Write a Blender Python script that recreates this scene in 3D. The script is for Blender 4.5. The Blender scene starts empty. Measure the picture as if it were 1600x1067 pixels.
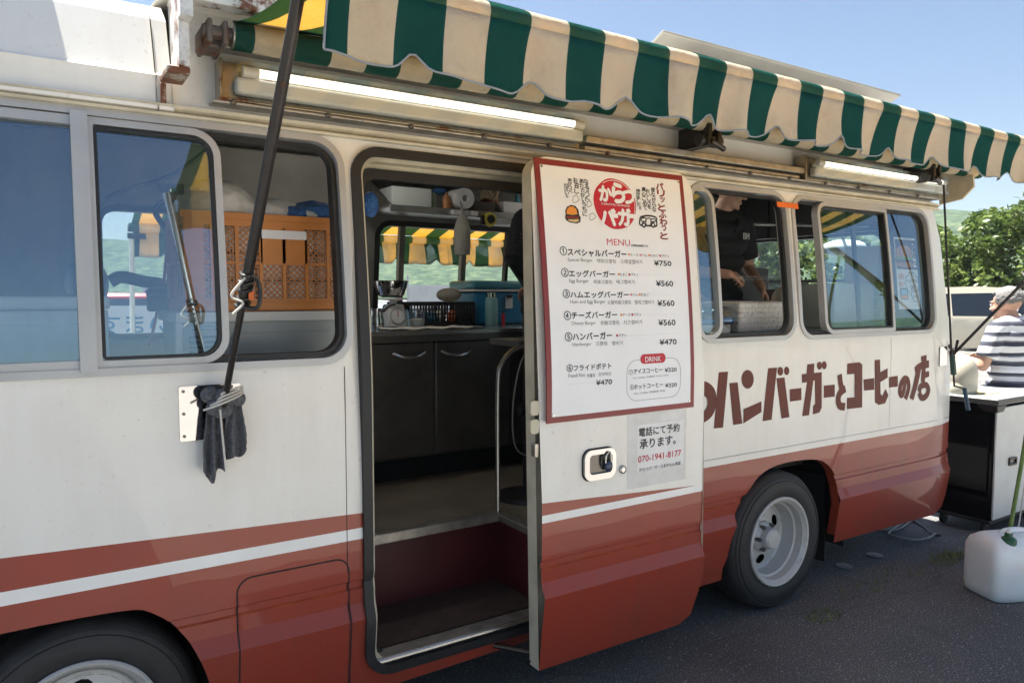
import bpy, bmesh, random
from math import *
from mathutils import Vector as V, Matrix, geometry
random.seed(7)
sc = bpy.context.scene
COL = sc.collection

# ---------------------------------------------------------------- camera, sky, sun, exposure
FPX, YAW, PITCH = 1155.0, radians(33.0), radians(3.54)
CAM = V((0, -2.46, 1.65))
cd = bpy.data.cameras.new("camera"); cd.sensor_width = 36; cd.lens = FPX / 1600 * 36
cd.clip_start = .05; cd.clip_end = 3000
co = bpy.data.objects.new("camera", cd); COL.objects.link(co)
co.location = CAM; co.rotation_euler = (pi / 2 - PITCH, 0, -YAW)
sc.camera = co
SUN = V((-.14, .30, .94)).normalized()
w = bpy.data.worlds.new("World"); sc.world = w; w.use_nodes = True
nt = w.node_tree; bg = nt.nodes["Background"]
sk = nt.nodes.new("ShaderNodeTexSky"); sk.sky_type = 'NISHITA'; sk.sun_disc = False
sk.sun_elevation = asin(SUN.z); sk.sun_rotation = atan2(SUN.x, SUN.y)
sk.air_density = 1.0; sk.dust_density = 1.0; sk.ozone_density = 2.6
nt.links.new(sk.outputs[0], bg.inputs[0]); bg.inputs[1].default_value = .037
sl = bpy.data.lights.new("sun", 'SUN'); sl.energy = 5.0; sl.angle = radians(.55); sl.color = (1, .95, .87)
so = bpy.data.objects.new("sun", sl); COL.objects.link(so)
so.rotation_euler = SUN.to_track_quat('Z', 'Y').to_euler(); so.location = (0, 0, 30)
sc.view_settings.view_transform = 'Standard'; sc.view_settings.look = 'None'
sc.view_settings.exposure = 2.12; sc.view_settings.gamma = 1
sc.render.engine = 'CYCLES'
sc.cycles.max_bounces = 9; sc.cycles.transparent_max_bounces = 16
sc.cycles.use_denoising = True
sc.cycles.caustics_reflective = False; sc.cycles.caustics_refractive = False
sc.cycles.sample_clamp_indirect = 6

# ---------------------------------------------------------------- measuring helpers (world points on known planes)
_f = V((sin(YAW) * cos(PITCH), cos(YAW) * cos(PITCH), -sin(PITCH))); _r = V((cos(YAW), -sin(YAW), 0)); _u = _r.cross(_f)
def ray(x, y): return _f + _r * ((x - 800) / FPX) + _u * ((533.5 - y) / FPX)
def aY(x, y, Y): d = ray(x, y); return CAM + d * ((Y - CAM.y) / d.y)
def aX(x, y, X): d = ray(x, y); return CAM + d * ((X - CAM.x) / d.x)
def aZ(x, y, Z): d = ray(x, y); return CAM + d * ((Z - CAM.z) / d.z)
def lerp(a, b, t): return a + (b - a) * t
PROF = [(0, .045), (.12, .03), (.50, -.02), (.555, .004), (.606, .003), (.612, .010), (.634, .010), (.64, .001), (.75, 0), (1.3, 0)]
def ys(z):                                   # outward bulge of the bus side
    if z > 1.3: return .10 * ((z - 1.3) / .95) ** 1.5
    for (a, ya), (b, yb) in zip(PROF, PROF[1:]):
        if z <= b: return lerp(ya, yb, max(0, (z - a) / (b - a)))
    return 0
def S(x, y, off=0):                          # photo point -> (x, z) on the bus side, off metres in front (-) of it
    Y = 0
    for _ in range(14):
        p = aY(x, y, Y + off); Y = ys(p.z)
    return p.x, p.z
DOFF = -.21                                  # how far the slid-open door stands off the side
def side(x, z, off=0):
    y = ys(z) + off
    if x > 4.80:
        t = (x - 4.80) / .30
        x -= t * .10 * max(0, (z - 1.3) / .95) ** 1.5
        y += .05 * t * t
    return V((x, y, z))
def door_map(x, z, off=0): return V((x, ys(z) + DOFF + off, z))

# ---------------------------------------------------------------- materials
MATS = {}
def _nodes(name):
    m = bpy.data.materials.new(name); m.use_nodes = True
    n = m.node_tree.nodes; return m, n, m.node_tree.links, n["Principled BSDF"]
def noise(n, l, scale, detail=4, rough=.55, vec=None, src='Object'):
    t = n.new("ShaderNodeTexNoise"); t.inputs['Scale'].default_value = scale
    t.inputs['Detail'].default_value = detail; t.inputs['Roughness'].default_value = rough
    if vec is None:
        tc = n.new("ShaderNodeTexCoord"); vec = tc.outputs[src]
    l.new(vec, t.inputs['Vector']); return t
def ramp(n, l, fac, stops):
    r = n.new("ShaderNodeValToRGB"); l.new(fac, r.inputs[0])
    e = r.color_ramp.elements
    while len(e) < len(stops): e.new(.5)
    for k, (p, c) in zip(e, stops): k.position = p; k.color = (*c, 1)
    return r
def mat(name, col, rough=.5, metal=0, var=.10, scale=6, bump=0, bscale=80, coat=0, spec=.5, emit=0):
    if name in MATS: return MATS[name]
    m, n, l, b = _nodes(name)
    t = noise(n, l, scale)
    r = ramp(n, l, t.outputs['Fac'], [(.3, [c * (1 - var) for c in col]), (.7, [min(1, c * (1 + var)) for c in col])])
    l.new(r.outputs[0], b.inputs['Base Color'])
    b.inputs['Metallic'].default_value = metal
    rr_ = n.new("ShaderNodeMapRange"); l.new(t.outputs['Fac'], rr_.inputs[0])
    rr_.inputs[3].default_value = rough * .85; rr_.inputs[4].default_value = min(1, rough * 1.2)
    l.new(rr_.outputs[0], b.inputs['Roughness'])
    b.inputs['Specular IOR Level'].default_value = spec; b.inputs['Coat Weight'].default_value = coat
    b.inputs['Coat Roughness'].default_value = .06
    if bump:
        t2 = noise(n, l, bscale, 3); bp = n.new("ShaderNodeBump"); bp.inputs['Strength'].default_value = bump
        bp.inputs['Distance'].default_value = .01; l.new(t2.outputs['Fac'], bp.inputs['Height']); l.new(bp.outputs[0], b.inputs['Normal'])
    if emit:
        b.inputs['Emission Color'].default_value = (*col, 1); b.inputs['Emission Strength'].default_value = emit
    MATS[name] = m; return m
def paint(name, col, dirt, rough, coat, wave, var=.05):   # vehicle paint: slight panel waves, grime, fine streaks
    m, n, l, b = _nodes(name)
    tc = n.new("ShaderNodeTexCoord")
    mp = n.new("ShaderNodeMapping"); mp.inputs['Scale'].default_value = (7, 7, .8); l.new(tc.outputs['Object'], mp.inputs[0])
    t = noise(n, l, 1.5, 6, .62, mp.outputs[0]); t2 = noise(n, l, 3.1, 5, .6, tc.outputs['Object']); t3 = noise(n, l, 46, 3, .6, tc.outputs['Object'])
    mx = n.new("ShaderNodeMath"); mx.operation = 'MULTIPLY'; l.new(t.outputs['Fac'], mx.inputs[0]); l.new(t2.outputs['Fac'], mx.inputs[1])
    r = ramp(n, l, mx.outputs[0], [(.16, col), (.46, dirt)])
    mm = n.new("ShaderNodeMix"); mm.data_type = 'RGBA'; mm.blend_type = 'MULTIPLY'; mm.inputs['Factor'].default_value = .5
    sp = ramp(n, l, t3.outputs['Fac'], [(.28, (.72, .68, .62)), (.36, (1, 1, 1))])
    l.new(r.outputs[0], mm.inputs['A']); l.new(sp.outputs[0], mm.inputs['B']); l.new(mm.outputs['Result'], b.inputs['Base Color'])
    t5 = noise(n, l, 23, 6, .75, tc.outputs['Object']); rs = ramp(n, l, t5.outputs['Fac'], [(.735, (0, 0, 0)), (.755, (1, 1, 1))])   # sparse rust chips
    mr = n.new("ShaderNodeMix"); mr.data_type = 'RGBA'; l.new(rs.outputs[0], mr.inputs['Factor']); l.new(mm.outputs['Result'], mr.inputs['A']); mr.inputs['B'].default_value = (.14, .06, .025, 1); l.new(mr.outputs['Result'], b.inputs['Base Color'])
    b.inputs['Coat Weight'].default_value = coat; b.inputs['Coat Roughness'].default_value = .012; b.inputs['Specular IOR Level'].default_value = .25
    rr_ = n.new("ShaderNodeMapRange"); l.new(t2.outputs['Fac'], rr_.inputs[0]); rr_.inputs[3].default_value = rough * .7; rr_.inputs[4].default_value = rough * 1.5
    l.new(rr_.outputs[0], b.inputs['Roughness'])
    mp2 = n.new("ShaderNodeMapping"); mp2.inputs['Scale'].default_value = (1.0, 1, 1.6); l.new(tc.outputs['Object'], mp2.inputs[0])
    t4 = noise(n, l, 2.6, 1.5, .4, mp2.outputs[0]); bp = n.new("ShaderNodeBump"); bp.inputs['Strength'].default_value = 1; bp.inputs['Distance'].default_value = wave
    l.new(t4.outputs['Fac'], bp.inputs['Height']); l.new(bp.outputs[0], b.inputs['Normal']); l.new(bp.outputs[0], b.inputs['Coat Normal'])
    MATS[name] = m; return m
def rusty(name, col, amount, rough=.4, metal=0):
    m, n, l, b = _nodes(name)
    t = noise(n, l, 14, 7, .7); r = ramp(n, l, t.outputs['Fac'], [(amount, (.16, .055, .02)), (amount + .07, [c * .8 for c in col]), (amount + .16, col)])
    l.new(r.outputs[0], b.inputs['Base Color']); b.inputs['Roughness'].default_value = rough; b.inputs['Metallic'].default_value = metal
    MATS[name] = m; return m
def glass(name, tint, lo, hi, p=4.0):        # thin pane: tinted see-through with a mirror share that rises at grazing angles
    m, n, l, b = _nodes(name); n.remove(b)
    out = n["Material Output"]; tr = n.new("ShaderNodeBsdfTransparent"); tr.inputs[0].default_value = (*tint, 1)
    gl = n.new("ShaderNodeBsdfGlossy"); gl.inputs['Roughness'].default_value = .01; gl.inputs[0].default_value = (.62, .83, 1, 1)
    lw = n.new("ShaderNodeLayerWeight"); lw.inputs[0].default_value = .5
    pw = n.new("ShaderNodeMath"); pw.operation = 'POWER'; pw.inputs[1].default_value = p; l.new(lw.outputs['Facing'], pw.inputs[0])
    ma = n.new("ShaderNodeMath"); ma.operation = 'MULTIPLY_ADD'; ma.inputs[1].default_value = hi; ma.inputs[2].default_value = lo; l.new(pw.outputs[0], ma.inputs[0])
    ns = noise(n, l, 5, 4); sm = n.new("ShaderNodeMath"); sm.operation = 'MULTIPLY_ADD'; sm.inputs[1].default_value = .02; l.new(ns.outputs['Fac'], sm.inputs[0]); l.new(ma.outputs[0], sm.inputs[2])
    mix = n.new("ShaderNodeMixShader"); l.new(sm.outputs[0], mix.inputs[0]); l.new(tr.outputs[0], mix.inputs[1]); l.new(gl.outputs[0], mix.inputs[2])
    mpd = n.new("ShaderNodeMapping"); mpd.inputs['Scale'].default_value = (9, 9, 2.2); tcd = n.new("ShaderNodeTexCoord"); l.new(tcd.outputs['Object'], mpd.inputs[0])
    nd_ = noise(n, l, 1.6, 7, .7, mpd.outputs[0]); rd = ramp(n, l, nd_.outputs['Fac'], [(.42, (.004,) * 3), (.72, (.055,) * 3)])      # dust and wiped smears
    df = n.new("ShaderNodeBsdfDiffuse"); df.inputs[0].default_value = (.55, .57, .56, 1); mixd = n.new("ShaderNodeMixShader"); l.new(rd.outputs[0], mixd.inputs[0]); l.new(mix.outputs[0], mixd.inputs[1]); l.new(df.outputs[0], mixd.inputs[2])
    l.new(mixd.outputs[0], out.inputs[0]); MATS[name] = m; return m
def cloth(name, col, tcol, tw, scale=5, var=.12, bump=.25):   # woven cloth that lets some sun through
    m, n, l, b = _nodes(name); n.remove(b); out = n["Material Output"]
    t = noise(n, l, scale, 8, .72); r = ramp(n, l, t.outputs['Fac'], [(.28, [c * (1 - 2.6 * var) for c in col]), (.44, [c * (1 - .6 * var) for c in col]), (.62, col)])
    d = n.new("ShaderNodeBsdfDiffuse"); l.new(r.outputs[0], d.inputs[0]); s = n.new("ShaderNodeBsdfTranslucent"); s.inputs[0].default_value = (*tcol, 1)
    t2 = noise(n, l, 160, 2); bp = n.new("ShaderNodeBump"); bp.inputs['Strength'].default_value = bump; bp.inputs['Distance'].default_value = .002
    l.new(t2.outputs['Fac'], bp.inputs['Height'])
    t3 = noise(n, l, 9, 4, .6); bp2 = n.new("ShaderNodeBump"); bp2.inputs['Strength'].default_value = .9; bp2.inputs['Distance'].default_value = .02; l.new(t3.outputs['Fac'], bp2.inputs['Height']); l.new(bp.outputs[0], bp2.inputs['Normal'])   # creases
    l.new(bp2.outputs[0], d.inputs['Normal']); l.new(bp2.outputs[0], s.inputs['Normal'])
    mix = n.new("ShaderNodeMixShader"); mix.inputs[0].default_value = tw
    l.new(d.outputs[0], mix.inputs[1]); l.new(s.outputs[0], mix.inputs[2]); l.new(mix.outputs[0], out.inputs[0])
    MATS[name] = m; return m

WHITE = paint("white_paint", (.80, .785, .735), (.73, .70, .64), .34, .45, .002)
RED = paint("red_paint", (.30, .042, .022), (.235, .046, .028), .30, .52, .0016)
TRIM = mat("stripe_white", (.80, .80, .78), .35, var=.06, coat=.3)
CREAM = mat("edge_cream", (.55, .50, .38), .5, var=.18, scale=9)
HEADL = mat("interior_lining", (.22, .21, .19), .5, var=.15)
DARK = mat("under_black", (.012, .012, .012), .8)
RUB = mat("rubber", (.014, .014, .015), .55, var=.3, scale=20, bump=.1)
TYRE = mat("tyre_rubber", (.022, .022, .023), .62, var=.3, scale=14, bump=.15, bscale=160)
RIM = rusty("rim_silver", (.52, .52, .51), .27, .48, .25)
ALU = mat("aluminium", (.62, .62, .63), .36, .55, var=.10, scale=12)
ALUD = mat("worn_aluminium", (.42, .40, .36), .35, .7, var=.28, scale=18)
GREYF = mat("grey_frame", (.46, .46, .455), .38, .25, var=.07)
STEEL = mat("stainless", (.50, .50, .49), .24, .9, var=.12, scale=9)
STEELD = mat("dark_stainless", (.15, .14, .13), .30, .6, var=.2, scale=5)
CHROME = mat("chrome", (.46, .46, .48), .07, 1, var=.05)
BOARD = mat("board_white", (.80, .81, .83), .42, var=.03, coat=.1)
BRED = mat("board_frame_red", (.21, .022, .026), .4, var=.12)
INK = mat("ink_black", (.016, .016, .018), .5)
INKG = mat("ink_grey", (.12, .12, .12), .5)
INKR = mat("ink_red", (.50, .012, .03), .5)
INKB = mat("ink_brown", (.22, .022, .018), .5)
INKO = mat("ink_orange", (.75, .27, .04), .5)
INKY = mat("ink_yellow", (.70, .60, .10), .5)
LETT = mat("lettering_brown", (.135, .035, .024), .55, var=.14, scale=5, spec=.3)
PAPER = mat("paper", (.78, .77, .76), .6, var=.06, scale=12)
SLEEVE = mat("plastic_sleeve", (.62, .62, .61), .25, var=.08, scale=16)
BLK = mat("black_plastic", (.016, .016, .017), .42, var=.2)
BLKM = mat("black_metal", (.03, .028, .026), .38, .6, var=.5, scale=25)
FLOORM = mat("floor_sheet", (.20, .175, .14), .45, var=.25, scale=5)
STEPM = mat("step_mat", (.055, .034, .03), .65, var=.4, scale=30, bump=.2)
WELLR = mat("well_red", (.075, .010, .013), .45, var=.25, scale=4)
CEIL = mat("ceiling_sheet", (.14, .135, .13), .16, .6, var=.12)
ORANGE = mat("crate_orange", (.52, .19, .035), .42, var=.12)
PACK = mat("wrapped_packs", (.80, .75, .73), .5, var=.25, scale=22)
GREYB = mat("grey_steel", (.27, .29, .29), .42, .3, var=.1)
BOXW = mat("box_white", (.66, .70, .68), .42, var=.06)
WCLOTH = mat("white_cloth", (.62, .60, .56), .8, var=.1, bump=.4, bscale=40)
BCLOTH = mat("blue_cloth", (.04, .12, .30), .8, var=.4, scale=60, bump=.4)
GCLOTH = mat("grey_towel", (.115, .12, .135), .95, var=.45, scale=90, bump=.8, bscale=220)
REDS = mat("red_strap", (.42, .03, .025), .7, var=.2)
ORS = mat("orange_strap", (.62, .14, .03), .7, var=.2)
GRNS = mat("green_strap", (.13, .20, .055), .75, var=.25, scale=30, bump=.3)
COOLB = mat("cooler_blue", (.02, .19, .36), .4, var=.08)
COOLT = mat("cooler_lid", (.06, .26, .33), .4, var=.08)
BOTT = mat("bottle_aqua", (.26, .50, .50), .35, var=.06)
LIME = mat("cup_lime", (.42, .46, .10), .45, var=.1)
CARD = mat("carton_pale", (.60, .66, .62), .55, var=.08)
BROWN = mat("box_brown", (.06, .048, .04), .6, var=.2)
BEIGE = mat("beige_shell", (.44, .41, .34), .45, var=.08)
ORTAPE = mat("orange_tape", (.80, .16, .02), .5, var=.1)
JUG = mat("jug_plastic", (.84, .86, .86), .38, var=.05, scale=4); JUG.node_tree.nodes["Principled BSDF"].inputs['Subsurface Weight'].default_value = .35
GRNC = mat("cap_green", (.012, .085, .04), .4, var=.1)
CLEARP = glass("clear_plastic", (.90, .90, .88), .10, .5)
GLASS = glass("window_glass", (.80, .87, .88), .25, .62, 4.2)
GLASSF = glass("far_glass", (.86, .92, .92), .05, .6, 4.2)
GLASSO = glass("lamp_cover", (.95, .95, .92), .06, .5)
TUBE = mat("lamp_tube", (1, .97, .86), .4, var=.01, emit=.55)
LAMPW = mat("lamp_white", (.60, .60, .57), .4, var=.08)
RUSTW = rusty("rusty_white", (.74, .73, .70), .40)
RUSTB = rusty("rusty_bracket", (.17, .145, .125), .41, .6, .3)
RUSTF = rusty("rusty_foot", (.55, .50, .42), .47, .55)
GOLDB = rusty("lamp_base_metal", (.34, .29, .21), .36, .28, .8)
LAMPH = rusty("pole_metal", (.055, .05, .048), .33, .35, .8)
AWC = cloth("awning_cream", (.60, .585, .475), (1.0, .66, .10), .42)
AWG = cloth("awning_green", (.012, .070, .062), (.30, .40, .16), .28)
AWH = cloth("awning_hem", (.36, .37, .38), (.5, .5, .5), .2)
SKIN = mat("skin", (.46, .27, .19), .5, var=.08, scale=30); SKIN.node_tree.nodes["Principled BSDF"].inputs['Subsurface Weight'].default_value = .037
BSHIRT = mat("black_shirt", (.010, .011, .014), .85, var=.25, scale=14, bump=.35, bscale=26)
HAIRB = mat("hair_black", (.012, .010, .009), .5, var=.4, scale=60, bump=.6, bscale=140)
HAIRG = mat("hair_grey", (.17, .165, .16), .75, var=.28, scale=90, bump=.5, bscale=170)
TROU = mat("trousers", (.06, .06, .075), .85, var=.15)

# ---------------------------------------------------------------- mesh builder and object helpers
ROOT = {}
class MB:
    def __init__(s): s.v = []; s.f = []; s.mi = []; s.mats = []
    def m(s, mt):
        if mt not in s.mats: s.mats.append(mt)
        return s.mats.index(mt)
    def add(s, vs, fs, mt):
        o = len(s.v); k = s.m(mt); s.v += [tuple(p) for p in vs]
        for f in fs: s.f.append([o + i for i in f]); s.mi.append(k)
        return s
    def box(s, a, b, mt, M=None):
        x0, y0, z0 = [min(p, q) for p, q in zip(a, b)]; x1, y1, z1 = [max(p, q) for p, q in zip(a, b)]
        vs = [V((x, y, z)) for z in (z0, z1) for x, y in ((x0, y0), (x1, y0), (x1, y1), (x0, y1))]
        if M is not None: vs = [M @ p for p in vs]
        return s.add(vs, [(0, 3, 2, 1), (4, 5, 6, 7), (0, 1, 5, 4), (1, 2, 6, 5), (2, 3, 7, 6), (3, 0, 4, 7)], mt)
    def tube(s, pts, r, mt, n=10, cap=True):
        pts = [V(p) for p in pts]; N = len(pts); rs = r if isinstance(r, (list, tuple)) else [r] * N
        vs = []; t0 = (pts[1] - pts[0]).normalized(); u = t0.orthogonal().normalized()
        for i, p in enumerate(pts):
            t = (pts[min(i + 1, N - 1)] - pts[max(i - 1, 0)]).normalized()
            u = (u - t * u.dot(t)); u = u.normalized() if u.length > 1e-6 else t.orthogonal().normalized()
            b = t.cross(u)
            for k in range(n):
                a = 2 * pi * k / n; vs.append(p + (u * cos(a) + b * sin(a)) * rs[i])
        fs = [(i * n + k, i * n + (k + 1) % n, (i + 1) * n + (k + 1) % n, (i + 1) * n + k) for i in range(N - 1) for k in range(n)]
        if cap: fs += [tuple(range(n - 1, -1, -1)), tuple((N - 1) * n + k for k in range(n))]
        return s.add(vs, fs, mt)
    def lathe(s, prof, mt, M=None, n=28, closed=False):      # prof: (radius, height)
        vs = []
        for r, h in prof:
            for k in range(n):
                a = 2 * pi * k / n; p = V((r * cos(a), r * sin(a), h)); vs.append(M @ p if M is not None else p)
        N = len(prof)
        fs = [(i * n + k, i * n + (k + 1) % n, (i + 1) * n + (k + 1) % n, (i + 1) * n + k) for i in range(N - 1) for k in range(n)]
        if prof[0][0] > 1e-6 and not closed: fs.append(tuple(range(n - 1, -1, -1)))
        if prof[-1][0] > 1e-6 and not closed: fs.append(tuple((N - 1) * n + k for k in range(n)))
        return s.add(vs, fs, mt)
    def ball(s, c, r, mt, nu=16, nv=10, M=None):
        r = r if isinstance(r, (tuple, list)) else (r, r, r); c = V(c); vs = []
        for j in range(nv + 1):
            th = pi * j / nv
            for i in range(nu):
                ph = 2 * pi * i / nu; p = V((r[0] * sin(th) * cos(ph), r[1] * sin(th) * sin(ph), r[2] * cos(th)))
                vs.append(c + (M @ p if M is not None else p))
        fs = [(j * nu + i, (j + 1) * nu + i, (j + 1) * nu + (i + 1) % nu, j * nu + (i + 1) % nu) for j in range(nv) for i in range(nu)]
        return s.add(vs, fs, mt)
    def caps(s, a, b, ra, rb, mt, n=14):                      # tapered limb with round ends
        s.tube([a, b], [ra, rb], mt, n); s.ball(a, ra, mt, n, 8); s.ball(b, rb, mt, n, 8); return s
    def poly(s, loop, mp, mt, off=0):                         # filled flat outline mapped to a surface
        tri = geometry.tessellate_polygon([[V((x, z, 0)) for x, z in loop]])
        out = []
        for t in tri:
            (ax, az), (bx, bz), (cx, cz) = [loop[i] for i in t]
            out.append(t if (bx - ax) * (cz - az) - (bz - az) * (cx - ax) > 0 else t[::-1])
        return s.add([mp(x, z, off) for x, z in loop], out, mt)
    def slab(s, loop, mp, o0, o1, mt):                        # outline with thickness: front at o0, back at o1 (o0 < o1)
        s.poly(loop, mp, mt, o0); s.rim(loop, mp, o0, o1, mt)
        n = len(s.f); s.poly(loop, mp, mt, o1); s.f[n:] = [f[::-1] for f in s.f[n:]]; return s
    def rim(s, loop, mp, o0, o1, mt, flip=False):
        n = len(loop); vs = [mp(x, z, o0) for x, z in loop] + [mp(x, z, o1) for x, z in loop]
        fs = [(i, n + i, n + (i + 1) % n, (i + 1) % n) for i in range(n)]
        return s.add(vs, [f[::-1] for f in fs] if flip else fs, mt)
    def ring(s, lo, li, mp, o0, o1, mt):                      # frame between two equal-length outlines
        n = len(lo)
        for o, fl in ((o0, False), (o1, True)):
            vs = [mp(x, z, o) for x, z in lo] + [mp(x, z, o) for x, z in li]
            fs = [(i, (i + 1) % n, n + (i + 1) % n, n + i) for i in range(n)]
            s.add(vs, [f[::-1] for f in fs] if fl else fs, mt)
        s.rim(lo, mp, o0, o1, mt); s.rim(li, mp, o0, o1, mt, True); return s
    def ribbon(s, pts, wd, mp, mt, off, n=6):                 # painted stroke
        q = smoothline(pts, n); N = len(q); ws = wd if isinstance(wd, list) else [wd] * N
        L = []; R = []
        for i in range(N):
            t = V(q[min(i + 1, N - 1)]) - V(q[max(i - 1, 0)]); t.normalize(); k = lerp(ws[0], ws[-1], i / (N - 1)) / 2
            L.append((q[i][0] - t.y * k, q[i][1] + t.x * k)); R.append((q[i][0] + t.y * k, q[i][1] - t.x * k))
        vs = [mp(*p, off - .0004 * i / N) for i, p in enumerate(L)] + [mp(*p, off - .0004 * i / N) for i, p in enumerate(R)]
        return s.add(vs, [(i, N + i, N + i + 1, i + 1) for i in range(N - 1)], mt)
    def build(s, name, parent=None, smooth=35, bevel=0, seg=2, solid=0, weld=False):
        me = bpy.data.meshes.new(name); L = ROOT.get(parent.name, V((0, 0, 0))) if parent else V((0, 0, 0))
        me.from_pydata([V(p) - L for p in s.v], [], s.f)
        for mt in s.mats: me.materials.append(mt)
        me.polygons.foreach_set("material_index", s.mi)
        if weld:
            b = bmesh.new(); b.from_mesh(me); bmesh.ops.remove_doubles(b, verts=b.verts, dist=1e-5); b.to_mesh(me); b.free()
        if smooth:
            me.polygons.foreach_set("use_smooth", [True] * len(me.polygons)); me.set_sharp_from_angle(angle=radians(smooth))
        me.update()
        o = bpy.data.objects.new(name, me); COL.objects.link(o)
        if parent: o.parent = parent; ROOT[o.name] = L
        if solid: k = o.modifiers.new("solidify", 'SOLIDIFY'); k.thickness = solid; k.offset = -1
        if bevel: k = o.modifiers.new("bevel", 'BEVEL'); k.width = bevel; k.segments = seg; k.limit_method = 'ANGLE'; k.angle_limit = radians(40); k.harden_normals = False
        return o
def smoothline(pts, n=6):
    pts = [V((*p, 0)) if len(p) == 2 else V(p) for p in pts]; d2 = True; out = []
    P = [pts[0] * 2 - pts[1]] + pts + [pts[-1] * 2 - pts[-2]]
    for i in range(1, len(P) - 2):
        a, b, c, d = P[i - 1:i + 3]
        for k in range(n):
            t = k / n; out.append(.5 * (2 * b + (c - a) * t + (2 * a - 5 * b + 4 * c - d) * t * t + (3 * b - a - 3 * c + d) * t ** 3))
    out.append(pts[-1]); return [(p.x, p.y) for p in out] if abs(max(p.z for p in out)) < 1e-9 and abs(min(p.z for p in out)) < 1e-9 else out
def curve3(pts, n=8):
    pts = [V(p) for p in pts]; out = []
    P = [pts[0] * 2 - pts[1]] + pts + [pts[-1] * 2 - pts[-2]]
    for i in range(1, len(P) - 2):
        a, b, c, d = P[i - 1:i + 3]
        for k in range(n):
            t = k / n; out.append(.5 * (2 * b + (c - a) * t + (2 * a - 5 * b + 4 * c - d) * t * t + (3 * b - a - 3 * c + d) * t ** 3))
    return out + [pts[-1]]
def tag(o, label, cat, group=None, kind=None):
    if label: o["label"] = label
    if cat: o["category"] = cat
    if group: o["group"] = group
    if kind: o["kind"] = kind
    return o
def thing(name, label, cat, loc=(0, 0, 0), group=None):
    o = bpy.data.objects.new(name, None); COL.objects.link(o); o.location = loc; o.empty_display_size = .2
    ROOT[o.name] = V(loc); return tag(o, label, cat, group)
def copy_tree(o, parent=None):
    c = o.copy(); COL.objects.link(c)
    if parent: c.parent = parent
    for ch in o.children: copy_tree(ch, c)
    return c
def rr(x0, x1, z0, z1, r, n=6, m=1):                  # rounded rectangle, counter-clockwise; r may be 4 radii (bl, br, tr, tl)
    r = r if isinstance(r, (tuple, list)) else (r,) * 4; out = []
    for (cx, cz, a0), q in zip(((x0, z0, 180), (x1, z0, 270), (x1, z1, 0), (x0, z1, 90)), r):
        q = max(q, .0005); ox = cx + (q if cx == x0 else -q); oz = cz + (q if cz == z0 else -q)
        for k in range(n + 1):
            a = radians(a0 + 90 * k / n); out.append((ox + q * cos(a), oz + q * sin(a)))
    if m > 1:                                    # extra points along the straight sides
        o2 = []
        for i, p in enumerate(out):
            o2.append(p); q = out[(i + 1) % len(out)]
            if (i + 1) % (n + 1) == 0: o2 += [(lerp(p[0], q[0], k / m), lerp(p[1], q[1], k / m)) for k in range(1, m)]
        return o2
    return out
def ell(cx, cz, a, b, n=24): return [(cx + a * cos(2 * pi * k / n), cz + b * sin(2 * pi * k / n)) for k in range(n)]
def inside(p, loop):
    x, y = p; c = False; n = len(loop)
    for i in range(n):
        x1, y1 = loop[i]; x2, y2 = loop[(i + 1) % n]
        if (y1 > y) != (y2 > y) and x < (x2 - x1) * (y - y1) / (y2 - y1) + x1: c = not c
    return c
def sheet(mb, outer, holes, cuts, dx, dz, matfn, mp, off=0, flip=False):   # curved panel with openings
    vs = []; es = []
    def loop(L, closed=True):
        o = len(vs); vs.extend(V((x, z)) for x, z in L); n = len(L)
        es.extend((o + i, o + (i + 1) % n) for i in range(n if closed else n - 1))
    loop(outer); [loop(h) for h in holes]
    for c in cuts:
        (ax_, az_), (bx_, bz_) = c; k = max(1, int(hypot(bx_ - ax_, bz_ - az_) / dx)); loop([(lerp(ax_, bx_, i / k), lerp(az_, bz_, i / k)) for i in range(k + 1)], False)
    x0 = min(p[0] for p in outer); x1 = max(p[0] for p in outer); z0 = min(p[1] for p in outer); z1 = max(p[1] for p in outer)
    nx = max(1, int((x1 - x0) / dx)); nz = max(1, int((z1 - z0) / dz))
    for i in range(1, nx):
        for j in range(1, nz):
            p = (x0 + (x1 - x0) * i / nx, z0 + (z1 - z0) * j / nz)
            if inside(p, outer) and not any(inside(p, h) for h in holes): vs.append(V(p))
    ov, oe, of = geometry.delaunay_2d_cdt(vs, es, [], 0, 1e-5)[:3]
    by = {}
    for f in of:
        c = sum((ov[i] for i in f), V((0, 0))) / len(f)
        if inside(c, outer) and not any(inside(c, h) for h in holes): by.setdefault(matfn(c.x, c.y), []).append(list(f))
    base = len(mb.v); mb.v += [tuple(mp(p.x, p.y, off)) for p in ov]
    for mt, fl in by.items():
        k = mb.m(mt)
        for f in fl:
            a, b, c = ov[f[0]], ov[f[1]], ov[f[2]]
            ar = (b - a).cross(c - a)
            if abs(ar) < 6e-7: continue
            if (ar < 0) != flip: f = f[::-1]
            mb.f.append([base + i for i in f]); mb.mi.append(k)
_tc = {}
def glyphs(s, wt=0):
    if (s, wt) not in _tc:
        c = bpy.data.curves.new("t", 'FONT'); c.body = s; c.resolution_u = 3; c.offset = wt
        o = bpy.data.objects.new("t", c); COL.objects.link(o)
        me = bpy.data.meshes.new_from_object(o.evaluated_get(bpy.context.evaluated_depsgraph_get()))
        vs = [v.co.copy() for v in me.vertices]; fs = [tuple(p.vertices) for p in me.polygons]
        bpy.data.objects.remove(o); bpy.data.curves.remove(c); bpy.data.meshes.remove(me)
        x0 = min(v.x for v in vs); x1 = max(v.x for v in vs); y0 = min(v.y for v in vs); y1 = max(v.y for v in vs)
        _tc[(s, wt)] = ([((v.x - x0) / (x1 - x0), (v.y - y0) / max(1e-6, y1 - y0)) for v in vs], fs)
    return _tc[(s, wt)]
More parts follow.
